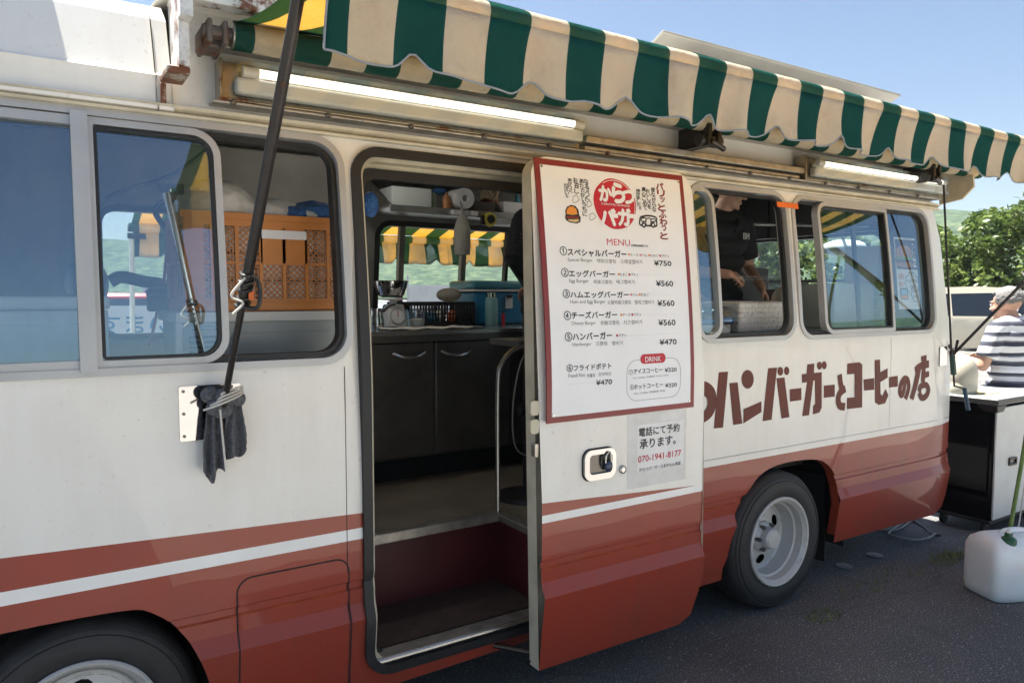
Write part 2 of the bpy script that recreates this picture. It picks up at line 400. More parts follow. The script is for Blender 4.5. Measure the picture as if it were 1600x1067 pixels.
def text(mb, s, x0, x1, z0, z1, mt, mp, off, wt=0, lean=0):
    vs, fs = glyphs(s)
    h = wt * (z1 - z0) * .55
    for i, (dx, dz) in enumerate(((0, 0), (-h, 0), (h, 0), (0, h), (0, -h)) if wt > 0 else ((0, 0),)):
        mb.add([mp(lerp(x0, x1, u) + lean * v + dx, lerp(z0, z1, v) + dz, off - .00012 * i) for u, v in vs], fs, mt)
# ---------------------------------------------------------------- ground, hills
m, n, l, b = _nodes("asphalt")
t = noise(n, l, 150, 2, .6); t2 = noise(n, l, .9, 6, .6); t3 = noise(n, l, 70, 3, .6)
r1 = ramp(n, l, t.outputs['Fac'], [(.34, (.062, .062, .063)), (.54, (.115, .115, .116)), (.63, (.20, .20, .20)), (.68, (.55, .54, .52))])
r2 = ramp(n, l, t2.outputs['Fac'], [(.28, (.62, .61, .60)), (.5, (.95, .95, .95)), (.72, (1.25, 1.22, 1.16))])
mx = n.new("ShaderNodeMix"); mx.data_type = 'RGBA'; mx.blend_type = 'MULTIPLY'; mx.inputs['Factor'].default_value = 1
l.new(r1.outputs[0], mx.inputs['A']); l.new(r2.outputs[0], mx.inputs['B'])
vo = n.new("ShaderNodeTexVoronoi"); vo.inputs['Scale'].default_value = 75; tcv = n.new("ShaderNodeTexCoord"); l.new(tcv.outputs['Object'], vo.inputs['Vector'])      # loose pale stones
sx_ = n.new("ShaderNodeSeparateColor"); l.new(vo.outputs['Color'], sx_.inputs[0]); g1 = ramp(n, l, sx_.outputs[0], [(.90, (0, 0, 0)), (.93, (1, 1, 1))]); g2 = ramp(n, l, vo.outputs['Distance'], [(.25, (1, 1, 1)), (.40, (0, 0, 0))])
mu = n.new("ShaderNodeMath"); mu.operation = 'MULTIPLY'; l.new(g1.outputs[0], mu.inputs[0]); l.new(g2.outputs[0], mu.inputs[1])
ms = n.new("ShaderNodeMix"); ms.data_type = 'RGBA'; l.new(mu.outputs[0], ms.inputs['Factor']); l.new(mx.outputs['Result'], ms.inputs['A']); ms.inputs['B'].default_value = (.36, .35, .33, 1)
wv = noise(n, l, 1.1, 5, .6); vm = n.new("ShaderNodeVectorMath"); vm.operation = 'MULTIPLY_ADD'; vm.inputs[1].default_value = (.5, .5, .5); l.new(wv.outputs['Color'], vm.inputs[0]); l.new(tcv.outputs['Object'], vm.inputs[2])
vc = n.new("ShaderNodeTexVoronoi"); vc.feature = 'DISTANCE_TO_EDGE'; vc.inputs['Scale'].default_value = .75; l.new(vm.outputs[0], vc.inputs['Vector']); gc = ramp(n, l, vc.outputs['Distance'], [(.004, (.35, .35, .34)), (.012, (1, 1, 1))])   # hairline cracks
mc = n.new("ShaderNodeMix"); mc.data_type = 'RGBA'; mc.blend_type = 'MULTIPLY'; mc.inputs['Factor'].default_value = .22; l.new(ms.outputs['Result'], mc.inputs['A']); l.new(gc.outputs[0], mc.inputs['B']); l.new(mc.outputs['Result'], b.inputs['Base Color'])
b.inputs['Roughness'].default_value = .85; bp = n.new("ShaderNodeBump"); bp.inputs['Strength'].default_value = .8; bp.inputs['Distance'].default_value = .006
l.new(t3.outputs['Fac'], bp.inputs['Height']); l.new(bp.outputs[0], b.inputs['Normal'])
ASPH = m
g = MB(); g.add([(-700, -700, 0), (700, -700, 0), (700, 700, 0), (-700, 700, 0)], [(0, 1, 2, 3)], ASPH)
tag(g.build("ground", smooth=0), None, None, kind="structure")
m, n, l, b = _nodes("bounce_concrete")
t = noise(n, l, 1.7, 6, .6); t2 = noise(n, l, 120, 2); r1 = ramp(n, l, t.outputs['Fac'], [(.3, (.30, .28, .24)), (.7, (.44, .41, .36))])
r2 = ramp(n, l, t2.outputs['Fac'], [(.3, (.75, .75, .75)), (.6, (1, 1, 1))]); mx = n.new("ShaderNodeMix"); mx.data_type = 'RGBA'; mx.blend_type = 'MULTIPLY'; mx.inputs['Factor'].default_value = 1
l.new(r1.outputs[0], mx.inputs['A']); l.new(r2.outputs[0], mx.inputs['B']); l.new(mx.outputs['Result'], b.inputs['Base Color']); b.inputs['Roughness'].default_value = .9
g = MB(); g.add([(.60, -60, .004), (60, -60, .004), (60, -1.95, .004), (.62, -1.95, .004)], [(0, 1, 2, 3)], m)  # out-of-view apron added for bounce light; its left edge stands in for shade
tag(g.build("bounce_pavement", smooth=0), None, None, kind="structure")
m, n, l, b = _nodes("forest_hill")
t = noise(n, l, .16, 8, .75); r1 = ramp(n, l, t.outputs['Fac'], [(.36, (.022, .045, .022)), (.5, (.055, .095, .040)), (.62, (.13, .17, .075))])
l.new(r1.outputs[0], b.inputs['Base Color']); b.inputs['Roughness'].default_value = .9; b.inputs['Specular IOR Level'].default_value = .1
t3 = noise(n, l, .22, 6, .7); bp = n.new("ShaderNodeBump"); bp.inputs['Strength'].default_value = 1; bp.inputs['Distance'].default_value = 4
l.new(t3.outputs['Fac'], bp.inputs['Height']); l.new(bp.outputs[0], b.inputs['Normal'])
HILLM = m
from mathutils import noise as mn
g = MB(); vs = []; NA, NR = 360, 26
ctrl = [(-180, 18), (-90, 15), (-30, 20), (6, 27), (20, 22), (28, 24), (36, 27), (48, 34), (58, 40), (66, 41), (75, 38), (100, 22), (180, 18)]
def hz(az):
    for (a, x), (c, y) in zip(ctrl, ctrl[1:]):
        if a <= az <= c: return lerp(x, y, (1 - cos(pi * (az - a) / (c - a))) / 2)
    return 18
for i in range(NA + 1):
    az = -180 + 360 * i / NA; H = hz(az)
    for j in range(NR):
        t_ = j / (NR - 1); r_ = 300 + 260 * t_; x, y = r_ * sin(radians(az)), r_ * cos(radians(az))
        h = H * (r_ / 420) * sin(min(1, t_ * 1.6) * pi / 2) if t_ < .625 else H * (r_ / 420) * (1 - (t_ - .625) * .6)
        h += (mn.fractal(V((x, y, 3)) * .012, 1, 2, 5) * 5 + mn.fractal(V((x, y, 9)) * .11, 1, 2, 3) * 1.3) * min(1, t_ * 4)
        vs.append((x, y, max(-1, h - (1 if j == 0 else 0))))
g.add(vs, [(i * NR + j, (i + 1) * NR + j, (i + 1) * NR + j + 1, i * NR + j + 1) for i in range(NA) for j in range(NR - 1)], HILLM)
tag(g.build("hills", smooth=0), None, None, kind="structure")

# ---------------------------------------------------------------- the food truck
TR = thing("food_truck", "cream and brick red food truck minibus with its sliding side door open", "food truck", (1.9, 1.0, 0))
XF, XR = -1.55, 5.10
W1 = (-.80, .93, 1.425, 2.195); W2 = (2.66, 3.39, 1.43, 2.19); W3 = (3.44, 4.80, 1.425, 2.185)
DO = (.985, 1.88, .285, 2.165)
def arc_pts(): return [S(*p) for p in ((1129, 888), (1161, 795), (1170, 768), (1187, 743), (1213, 727), (1249, 719), (1277, 718), (1291, 724), (1302, 737), (1307, 757), (1309, 768), (1304, 836))]
ARC = arc_pts()
fa = [(-.44, .25), (-.43, .40), (-.40, .55), (-.33, .66), (-.22, .705), (.18, .705), (.29, .67), (.37, .58), (.425, .46), (.455, .33), (.46, .21)]
fa = smoothline(fa, 4); ARC = smoothline(ARC, 3)
outer = [(XF, .25)] + fa + [(.99, .205), (2.2, .225), (ARC[0][0], .225)] + ARC[:-1] + [(ARC[-1][0], .245), (4.9, .225), (5.03, .25), (5.09, .32), (5.12, .45), (XR, .60), (XR, 1.3), (XR, 2.0), (XR, 2.57), (.395, 2.57), (.395, 2.335), (XF, 2.335)]
def redline(x): return .923 - .041 * (x + .1)
def bodymat(x, z):
    if x < 1.4: return WHITE if z > redline(x) else RED if z > .827 else TRIM if z > .787 else RED
    return WHITE if z > .817 else RED
cuts = [[(XF, z), (XR, z)] for z in (.50, .555, .606, .612, .634, .64)] + [[(XF, .827), (DO[0], .827)], [(XF, .787), (DO[0], .787)], [(XF, redline(XF)), (DO[0], redline(DO[0]))], [(DO[1], .817), (XR, .817)]]
def win(wd, r=.10): return rr(*wd, r)
holes = [win(W1), win(W2), win(W3), rr(*DO, (.07, .07, .10, .10))]
mb = MB(); sheet(mb, outer, holes, cuts, .16, .075, bodymat, side)
for h_ in ([outer[0]] + fa, ARC): mb.add([side(x, z, o) for o in (0, .05) for x, z in h_], [(i, len(h_) + i, len(h_) + i + 1, i + 1) for i in range(len(h_) - 1)], RED)
BODY = mb.build("side_panel", TR, smooth=18)
# inner lining with the same openings
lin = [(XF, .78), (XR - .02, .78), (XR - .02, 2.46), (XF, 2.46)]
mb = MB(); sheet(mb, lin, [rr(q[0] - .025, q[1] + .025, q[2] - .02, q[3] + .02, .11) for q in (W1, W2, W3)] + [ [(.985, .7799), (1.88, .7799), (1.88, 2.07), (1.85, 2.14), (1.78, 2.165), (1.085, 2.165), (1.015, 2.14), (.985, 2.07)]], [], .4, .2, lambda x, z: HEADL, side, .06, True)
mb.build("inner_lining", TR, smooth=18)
# far side: mirrored panel
def far(x, z, off=0): p = side(x, z, off); return V((p.x, 2.06 - p.y, p.z))
FW = [(-1.2, -.25, 1.40, 2.10), (.30, 1.42, 1.425, 2.115), (1.84, 3.30, 1.43, 2.115), (3.5, 4.75, 1.43, 2.12)]
fo = [(XF, .25)] + fa + [(2.7, .21), (2.78, .55), (2.95, .70), (3.55, .70), (3.70, .6), (3.84, .25), (5.03, .25), (5.12, .45), (XR, .60), (XR, 1.3), (XR, 2.57), (XF, 2.57)]
mb = MB(); sheet(mb, fo, [rr(*q, .09) for q in FW], [[(XF, .817), (XR, .817)]], .3, .12, lambda x, z: WHITE if z > .817 else RED, far, 0, True)
mb.build("far_side_panel", TR, smooth=18, solid=.0)
mb = MB(); sheet(mb, lin, [rr(*q, .085) for q in FW], [], .4, .2, lambda x, z: HEADL, far, .055)
mb.build("far_lining", TR, smooth=18)
def frame(parent, wd, r, w_, o0, o1, mt, mp, name="window_frame", grow=0):
    x0, x1, z0, z1 = wd; mb = MB()
    r = r if isinstance(r, (tuple, list)) else (r,) * 4
    mb.ring(rr(x0 - grow, x1 + grow, z0 - grow, z1 + grow, [q + grow for q in r], 8, 12), rr(x0 + w_, x1 - w_, z0 + w_, z1 - w_, [max(.004, q - w_) for q in r], 8, 12), mp, o0, o1, mt)
    return mb.build(name, parent, smooth=30)
def pane(parent, wd, off, mt=GLASS, mp=side, r=.05, name="pane"):
    x0, x1, z0, z1 = wd; mb = MB(); N = 6
    r = r if isinstance(r, (tuple, list)) else (r,) * 4
    zs = sorted({round(v, 5) for v in [lerp(z0, z1, k / 16) for k in range(17)] + [z0 + q * t for q in (r[0], r[1]) for t in (.08, .25, .5, .75)] + [z1 - q * t for q in (r[2], r[3]) for t in (.08, .25, .5, .75)]})
    def ins(q, d): return q - sqrt(max(0, q * q - (q - d) ** 2)) if d < q else 0
    L = [(x0 + max(ins(r[0], z - z0), ins(r[3], z1 - z)), z) for z in zs]; R = [(x1 - max(ins(r[1], z - z0), ins(r[2], z1 - z)), z) for z in zs]; n_ = len(zs)
    mb.add([mp(*p, off) for p in L] + [mp(*p, off) for p in R], [(i, n_ + i, n_ + i + 1, i + 1) for i in range(n_ - 1)], mt)
    return mb.build(name, parent, smooth=40)
def bar(parent, x0, x1, z0, z1, o0, o1, mt, name, mp=side):
    mb = MB(); lp = [(x0, z0), (x1, z0)] + [(x1, lerp(z0, z1, k / 6)) for k in range(1, 7)] + [(x0, lerp(z1, z0, k / 6)) for k in range(0, 6)]
    n = 8; L = [(x0, lerp(z0, z1, k / 7)) for k in range(n)]; R = [(x1, z) for _, z in L]
    vs = [mp(*p, o0) for p in L] + [mp(*p, o0) for p in R] + [mp(*p, o1) for p in L] + [mp(*p, o1) for p in R]; fs = []
    for i in range(n - 1): fs += [(i, n + i, n + i + 1, i + 1), (2 * n + i, 2 * n + i + 1, 3 * n + i + 1, 3 * n + i), (i, i + 1, 2 * n + i + 1, 2 * n + i), (n + i, 3 * n + i, 3 * n + i + 1, n + i + 1)]
    fs += [(0, 2 * n, 3 * n, n), (n - 1, 2 * n - 1, 4 * n - 1, 3 * n - 1)]
    mb.add(vs, fs, mt); return mb.build(name, parent, smooth=30)
# front side window: outer frame, rubber, fixed pane, sliding sash pushed to the middle, rear third open
f1 = frame(TR, W1, .10, .013, -.008, .062, GREYF, side, grow=.011); tag(f1, "long front side window with grey frame", None)
frame(f1, (W1[0] + .02, W1[1] - .02, W1[2] + .02, W1[3] - .02), .085, .013, .012, .058, RUB, side, "rubber_seal")
bar(f1, .112, .156, 1.428, 2.192, -.016, .03, GREYF, "window_divider")
bar(f1, -.78, .135, 2.150, 2.178, -.002, .03, GREYF, "top_rail"); bar(f1, -.78, .135, 1.436, 1.462, -.002, .03, GREYF, "bottom_rail")
pane(f1, (-.78, .12, 1.445, 2.165), .018)
sash = (.148, .528, 1.437, 2.180)
frame(f1, sash, (.012, .085, .085, .012), .022, .000, .034, GREYF, side, "sliding_sash")
frame(f1, (sash[0] + .024, sash[1] - .024, sash[2] + .024, sash[3] - .024), (.012, .065, .065, .012), .008, .004, .03, RUB, side, "rubber_seal")
pane(f1, (sash[0] + .02, sash[1] - .02, sash[2] + .02, sash[3] - .02), .022, r=(.01, .05, .05, .01))
# middle window
f2 = frame(TR, W2, .10, .013, -.008, .062, GREYF, side, grow=.011)
frame(f2, (W2[0] + .018, W2[1] - .018, W2[2] + .018, W2[3] - .018), .09, .014, .018, .042, RUB, side, "rubber_seal")
s2 = (2.40, 2.81, 1.44, 2.178)
frame(f2, (2.665, 2.835, 1.44, 2.178), (.012, .08, .08, .012), .022, -.002, .034, GREYF, side, "sliding_sash")
pane(f2, (2.685, 2.815, 1.46, 2.16), .022, r=.02)
# rear window
f3 = frame(TR, W3, .10, .013, -.008, .062, GREYF, side, grow=.011)
frame(f3, (W3[0] + .018, W3[1] - .018, W3[2] + .018, W3[3] - .018), .09, .012, .018, .045, RUB, side, "rubber_seal")
s3 = (3.655, 4.345, 1.437, 2.172)
frame(f3, s3, (.08, .012, .012, .08), .023, -.004, .034, GREYF, side, "sliding_sash")
frame(f3, (s3[0] + .026, s3[1] - .026, s3[2] + .026, s3[3] - .026), (.06, .01, .01, .06), .008, .0, .03, RUB, side, "rubber_seal")
pane(f3, (s3[0] + .02, s3[1] - .02, s3[2] + .02, s3[3] - .02), .02, r=(.05, .01, .01, .05))
pane(f3, (4.34, 4.78, 1.445, 2.165), .03, r=(.01, .07, .07, .01))
bar(f3, 4.03, 4.058, 1.46, 2.16, .034, .05, RUB, "window_divider")
# far windows
for k, q in enumerate(FW):
    ff = frame(TR, q, .09, .022, -.01, .06, RUB, far, grow=.012)
    pane(ff, (q[0] + .01, q[1] - .01, q[2] + .01, q[3] - .01), .022, GLASSF, mp=far)
    for xx in ((), (), (2.02, 2.48, 2.83), (4.1,))[k]: bar(ff, xx - (.018 if xx != 2.83 else .012), xx + (.018 if xx != 2.83 else .012), q[2] + .02, q[3] - .02, .01, .05, HEADL if xx != 2.83 else RUB, "window_divider", far)
# sloping roof, gutter, front roof side
mb = MB()
RP = [(.155, 2.565), (.13, 2.575), (.13, 2.59), (.22, 2.63), (.5, 2.68), (1.03, 2.70), (1.56, 2.68), (1.84, 2.63), (1.93, 2.59), (1.93, 2.575), (1.905, 2.565)]
xs = [.392, 1.5, 3, 4.8, 5.02, 5.12]; dz = [0, 0, 0, 0, -.012, -.05]
for RQ, xs, dz in ((RP, xs, dz), ([(.6, 2.69), (1.03, 2.70)] + RP[6:], [XF - .05, .392], [0, 0])):
    n_ = len(RQ); vs = [V((x, y, z + d)) for x, d in zip(xs, dz) for y, z in RQ]
    mb.add(vs, [(i * n_ + k, (i + 1) * n_ + k, (i + 1) * n_ + k + 1, i * n_ + k + 1) for i in range(len(xs) - 1) for k in range(n_ - 1)], WHITE)
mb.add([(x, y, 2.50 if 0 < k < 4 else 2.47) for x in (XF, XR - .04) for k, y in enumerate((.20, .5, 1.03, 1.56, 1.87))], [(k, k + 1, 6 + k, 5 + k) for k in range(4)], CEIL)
mb.build("roof", TR, smooth=25)
mb = MB(); PF = [(.098, 2.214), (.060, 2.222), (.058, 2.232), (.090, 2.246), (.092, 2.322), (.088, 2.331), (.110, 2.342), (.150, 2.440), (.187, 2.53), (.28, 2.60), (.45, 2.655), (.6, 2.69)]
n_ = len(PF)
for x0, x1 in ((XF - .05, .345), (.349, .392)):
    vs = [V((x, y + (.0 if x < .34 else .006), z)) for x in (x0, x1) for y, z in PF]
    mb.add(vs, [(k, n_ + k, n_ + k + 1, k + 1) for k in range(n_ - 1)], WHITE)
    mb.add([(x1, y, z) for y, z in PF] + [(x1, y + .12, z) for y, z in PF], [(k, n_ + k, n_ + k + 1, k + 1) for k in range(n_ - 1)], CREAM)
mb.build("front_roof_side", TR, smooth=28)
mb = MB()
gl = [(.112, 2.205), (.070, 2.206), (.066, 2.214), (.088, 2.222), (.070, 2.230), (.064, 2.240), (.112, 2.246)]
vs = [V((x, y + (.03 if x > 4.9 else 0), z)) for x in (XF, 0, 1, 2, 3, 4, 4.85, 4.99) for y, z in gl]; k_ = len(gl)
mb.add(vs, [(i * k_ + k, (i + 1) * k_ + k, (i + 1) * k_ + k + 1, i * k_ + k + 1) for i in range(7) for k in range(k_ - 1)], CREAM)
mb.build("rain_gutter", TR, smooth=30)
mb = MB(); mb.box((-.85, .24, 2.58), (.02, 1.5, 3.0), LAMPW); mb.build("roof_shadow_box", TR, bevel=.03)  # unseen roof box, placed and sized for the shadow on the front roof side
# front and rear ends
mb = MB()
def endmap(X): return lambda y, z, off=0: V((X + off, y, z))
fr_out = [(.05, .3), (2.01, .3), (2.03, 1.2), (1.9, 2.57), (.16, 2.57), (.03, 1.2)]
sheet(mb, fr_out, [rr(.2, 1.86, 1.25, 2.2, .1)], [], .5, .3, lambda y, z: WHITE if z > .8 else RED, lambda y, z, off=0: V((XF - .02 + .22 * max(0, (z - 1.1) / 1.4), y, z)))
mb.build("front_panel", TR, smooth=20)
mb = MB(); sheet(mb, rr(.19, 1.87, 1.24, 2.21, .1), [], [], 9, 9, lambda y, z: GLASS, lambda y, z, off=0: V((XF - .03 + .22 * max(0, (z - 1.1) / 1.4), y, z))); mb.build("windscreen", TR)
rw = rr(.46, 1.72, 1.45, 2.10, .08)
def rear(y, z, off=0): return V((side(XR, z).x - .004 + off, y, z))
rr_out = [(.10, .27), (1.96, .27), (2.0, .5), (2.0, 1.3), (1.9, 2.0), (1.86, 2.55), (.20, 2.55), (.16, 2.0), (.055, 1.3), (.06, .5)]
mb = MB(); sheet(mb, rr_out, [rw], [[(.05, .817), (2.0, .817)]], .4, .2, lambda y, z: WHITE if z > .817 else RED, rear); mb.build("rear_panel", TR, smooth=20)
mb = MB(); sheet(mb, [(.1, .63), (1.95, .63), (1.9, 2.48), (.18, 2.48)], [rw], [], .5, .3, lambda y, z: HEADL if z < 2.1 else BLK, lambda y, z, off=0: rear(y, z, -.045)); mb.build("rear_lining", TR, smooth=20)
mb = MB(); mb.ring(rr(.44, 1.74, 1.43, 2.12, .1, 8), rr(.48, 1.70, 1.47, 2.08, .08, 8), rear, -.06, .012, RUB); rf = mb.build("rear_window", TR)
mb = MB(); mb.tube([(5.0, .45, 1.76), (5.0, 1.74, 1.76)], .011, HEADL); mb.build("window_divider", rf)
mb = MB(); sheet(mb, rr(.46, 1.72, 1.45, 2.10, .08), [], [], 9, 9, lambda y, z: GLASSF, lambda y, z, off=0: rear(y, z, -.02)); mb.build("pane", rf)
# rear underview mirror outside the back window
mb = MB(); mb.tube(curve3([(5.03, 1.02, 2.35), (5.22, 1.03, 2.30), (5.40, 1.05, 2.10)]), .012, BLKM)
mb.ball((5.42, 1.06, 2.03), (.10, .19, .065), BOXW, 20, 12); mb.build("rear_mirror", TR)
# chassis, wheel wells, floor, step well
mb = MB(); mb.box((XF + .1, .14, .30), (-.42, 1.92, .60), DARK); mb.box((.45, .60, .22), (2.72, 1.92, .60), DARK); mb.box((3.86, .12, .30), (5.0, 1.92, .60), DARK)
mb.box((-.45, .42, .45), (.48, 1.6, .60), DARK); mb.box((2.7, .46, .35), (3.9, 1.6, .58), DARK); mb.box((.45, .06, .24), (.98, .62, .60), DARK); mb.box((1.84, .05, .24), (2.72, .62, .60), DARK)
mb.build("chassis", TR, smooth=0)
for x0, x1 in ((-.50, .50), (2.72, 3.90)):
    mb = MB(); mb.add([(x0, .02, .2), (x0, .5, .2), (x0, .5, .76), (x0, .02, .76), (x1, .02, .2), (x1, .5, .2), (x1, .5, .76), (x1, .02, .76)], [(0, 1, 2, 3), (7, 6, 5, 4), (3, 2, 6, 7), (1, 5, 6, 2)], DARK); mb.build("wheel_well", TR, smooth=0)
mb = MB()
for a, b_ in (((XF + .05, .46, .60), (XR - .06, 1.97, .63)), ((XF + .05, .06, .60), (-.52, .457, .63)), ((.52, .06, .60), (.985, .457, .63)), ((1.80, .06, .60), (2.70, .457, .63)), ((3.92, .06, .60), (XR - .06, .457, .63))): mb.box(a, b_, FLOORM)
mb.build("floor", TR, smooth=0)
mb = MB(); mb.box((.96, .02, .29), (1.86, .50, .315), STEPM); mb.box((.96, .455, .316), (1.86, .475, .60), WELLR); mb.box((1.80, .05, .316), (1.815, .455, .60), WELLR); mb.box((.955, .05, .316), (.975, .455, .60), WELLR)
mb.build("step_well", TR, smooth=0)
mb = MB(); mb.box((.97, .425, .632), (1.82, .47, .640), ALUD); mb.box((.97, .420, .598), (1.80, .428, .640), ALUD); mb.box((1.785, .05, .632), (1.83, .425, .639), ALUD)
mb.box((.99, .012, .316), (1.86, .085, .322), ALUD); mb.tube([(.99, .012, .312), (1.86, .012, .312)], .012, STEEL)
mb.build("step_edge", TR, bevel=.003)
# door opening: black seals and cream reveal
dl = lambda g, r: rr(DO[0] - g, DO[1] + g, DO[2] - g, DO[3] + g, [max(.01, r + g)] * 4, 8, 60)
mb = MB(); mb.ring(dl(.022, .09), dl(-.012, .09), side, -.016, .02, RUB); mb.build("door_seal", TR, smooth=30)
mb = MB(); mb.ring(dl(-.006, .09), dl(-.028, .09), side, .012, .11, CREAM)
mb.ring(dl(-.010, .09), (lambda a: a)(rr(DO[0] + .028, DO[1] - .028, DO[2] + .028, DO[3] - .052, [.06, .06, .07, .07], 8, 60)), side, .07, .10, CREAM); mb.build("door_reveal", TR, smooth=30)
mb = MB(); mb.ring(rr(DO[0] + .012, DO[1] - .012, DO[2] + .012, DO[3] - .046, [.07] * 4, 8, 60), rr(DO[0] + .046, DO[1] - .04, DO[2] + .030, DO[3] - .082, [.06] * 4, 8, 60), side, .06, .10, RUB); mb.build("inner_door_seal", TR, smooth=30)
# sliding door, standing off the side
DX0, DX1, DZ0, DZ1 = 1.597, 2.468, .200, 2.182
dout = [(DX0, DZ0 + .005), (2.35, DZ0), (2.42, DZ0 + .03), (2.455, DZ0 + .14), (DX1, .42), (DX1, 1.3)] + rr(DX0, DX1 - .01, DZ0, DZ1, .085, 8)[18:]
def dmat(x, z):
    rl = .865 - .05 * (x - 1.59) / .875
    return WHITE if z > rl else RED if z > .817 else TRIM if z > .787 else RED
dcuts = [[(DX0, z), (DX1, z)] for z in (.50, .555, .606, .612, .634, .64, .817, .787)] + [[(DX0, .865), (DX1, .815)]]
mb = MB(); sheet(mb, dout, [], dcuts, .15, .06, dmat, door_map, 0)
mb.rim(dout, door_map, 0, .062, CREAM); sheet(mb, dout, [], dcuts, .3, .2, lambda x, z: CREAM, door_map, .062, True)
DOOR = mb.build("sliding_door", TR, smooth=18)
for z0 in (1.13, 1.20): mb = MB(); mb.slab(rr(DX0 - .040, DX0 - .002, z0, z0 + .055, .012), door_map, .018, .05, CREAM); mb.build("door_latch", DOOR, bevel=.004)
mb = MB(); mb.slab(rr(DX0 - .02, DX0 - .002, 1.04, 1.09, .006), door_map, .02, .045, ALUD); mb.build("latch_striker", DOOR, bevel=.004)
mb = MB(); mb.tube([(1.62, -.10, .235), (1.30, .30, .255)], .012, LAMPH); mb.tube([(1.60, -.13, .205), (1.66, -.09, .24)], .018, LAMPH); mb.build("door_roller_arm", DOOR)
# chrome pull handle with padlock
hx0, hz0 = S(910, 752, DOFF); hx1, hz1 = S(959, 697, DOFF)
mb = MB(); mb.ring(rr(hx0, hx1, hz0, hz1, .035, 8), rr(hx0 + .024, hx1 - .02, hz0 + .024, hz1 - .02, .016, 8), door_map, -.016, .004, CHROME)
mb.slab(rr(hx0 - .004, hx1 + .004, hz0 - .004, hz1 + .004, .038, 8), door_map, -.0015, 0, RUB); mb.slab(rr(hx0 + .018, hx1 - .018, hz0 + .018, hz1 - .018, .016), door_map, -.003, .001, STEELD)
mb.slab(rr(hx0 + .085, hx1 - .03, hz0 + .05, hz1 - .025, .01), door_map, -.010, -.002, BLK); H = mb.build("door_handle", DOOR, bevel=.009, seg=3)
mb = MB(); c = door_map(hx0 + .118, hz0 + .05, -.018); mb.ball(c, (.020, .011, .022), mat("padlock_blue", (.03, .045, .09), .35), 16, 10)
mb.tube(curve3([c + V((-.016, 0, .015)), c + V((-.014, -.004, .045)), c + V((.004, -.004, .055)), c + V((.014, 0, .015))]), .004, STEEL); mb.build("padlock", H)
kx, kz = S(972, 733, DOFF)
mb = MB(); M_ = Matrix.Translation(door_map(kx, kz, -.0)) @ Matrix.Rotation(pi / 2, 4, 'X')
mb.lathe([(.017, 0), (.017, .008), (.012, .012), (.011, .009), (0, .009)], STEEL, M_, 20); mb.build("keyhole", DOOR)

# ---------------------------------------------------------------- menu board on the door
def Zm(ox, oy, k): return lambda x, y: S(ox + x / k, oy + y / k, DOFF)
A1 = Zm(870, 270, 8.421); A2 = Zm(860, 370, 7.619); A3 = Zm(860, 480, 6.278)
BX0, BZ0 = S(857, 659, DOFF); BX1, BZ1 = S(1063, 275, DOFF); BX0 -= .012; BX1 += .005; BZ0 -= .006
mb = MB()
def grid_sheet(mb, x0, x1, z0, z1, mt, off):
    N = 14; vs = [door_map(x, lerp(z0, z1, k / N), off) for k in range(N + 1) for x in (x0, x1)]
    mb.add(vs, [(2 * k, 2 * k + 1, 2 * k + 3, 2 * k + 2) for k in range(N)], mt)
grid_sheet(mb, BX0, BX1, BZ0, BZ1, BRED, -.006); fw = .023
grid_sheet(mb, BX0 + fw, BX1 - fw, BZ0 + fw, BZ1 - fw, BOARD, -.0068)
N = 14; L = [(BX0, lerp(BZ0, BZ1, k / N)) for k in range(N + 1)]; R = [(BX1, z) for _, z in L]
mb.rim(L[::-1] + R, door_map, -.006, 0, BRED)
TO = -.0074
def row(A, s, x0, x1, yt, yb, mt=INK, wt=.03):
    X0, z1 = A(x0, yt); _, z0 = A(x0, yb); X1, _ = A(x1, yt); text(mb, s, X0, X1, z0, z1, mt, door_map, TO, wt)
def dot(A, x, y, r, mt):
    X, z = A(x, y); mb.poly(ell(X, z, r, r, 10), door_map, mt, TO)
def dots(A, x0, x1, y0):
    X0, z = A(x0, y0); X1, _ = A(x1, y0); k = int((X1 - X0) / .0125)
    for i in range(k + 1): mb.poly(ell(X0 + (X1 - X0) * i / max(1, k), z, .0012, .0012, 5), door_map, INKG, TO)
def bullets(A, items, x0, x1, yt, yb):
    X0, z1 = A(x0, yt); _, z0 = A(x0, yb); X1, _ = A(x1, yt); tot = sum(len(s) + 1.3 for s, _ in items); u = (X1 - X0) / tot; x = X0
    for s, c in items:
        mb.poly(ell(x + u * .45, (z0 + z1) / 2, u * .42, (z1 - z0) * .42, 10), door_map, c, TO)
        text(mb, s, x + u * .95, x + u * (len(s) + .95), z0, z1, INKG, door_map, TO, .006); x += u * (len(s) + 1.3)
row(A1, "MENU", 640, 943, 868, 952, INKR, .0); row(A1, "出張店価格です", 962, 1185, 942, 972)
CH, HA, TA, PA = ("チーズ", INKO), ("ハム", mat("ink_pink", (.6, .2, .25), .5)), ("たまご", INKO), ("パティ", INKR)
row(A2, "①", 95, 178, 116, 220); row(A2, "スペシャルバーガー", 188, 885, 140, 226, wt=.06); bullets(A2, [CH, HA, TA, PA], 905, 1405, 196, 228); row(A2, "Special Burger", 190, 485, 252, 302, INKG, 0); row(A2, "特别汉堡包", 538, 765, 262, 312, INKG, 0); row(A2, "스페셜햄버거", 820, 1075, 268, 322, INKG, 0); row(A2, "¥750", 1218, 1420, 282, 344, wt=.06)
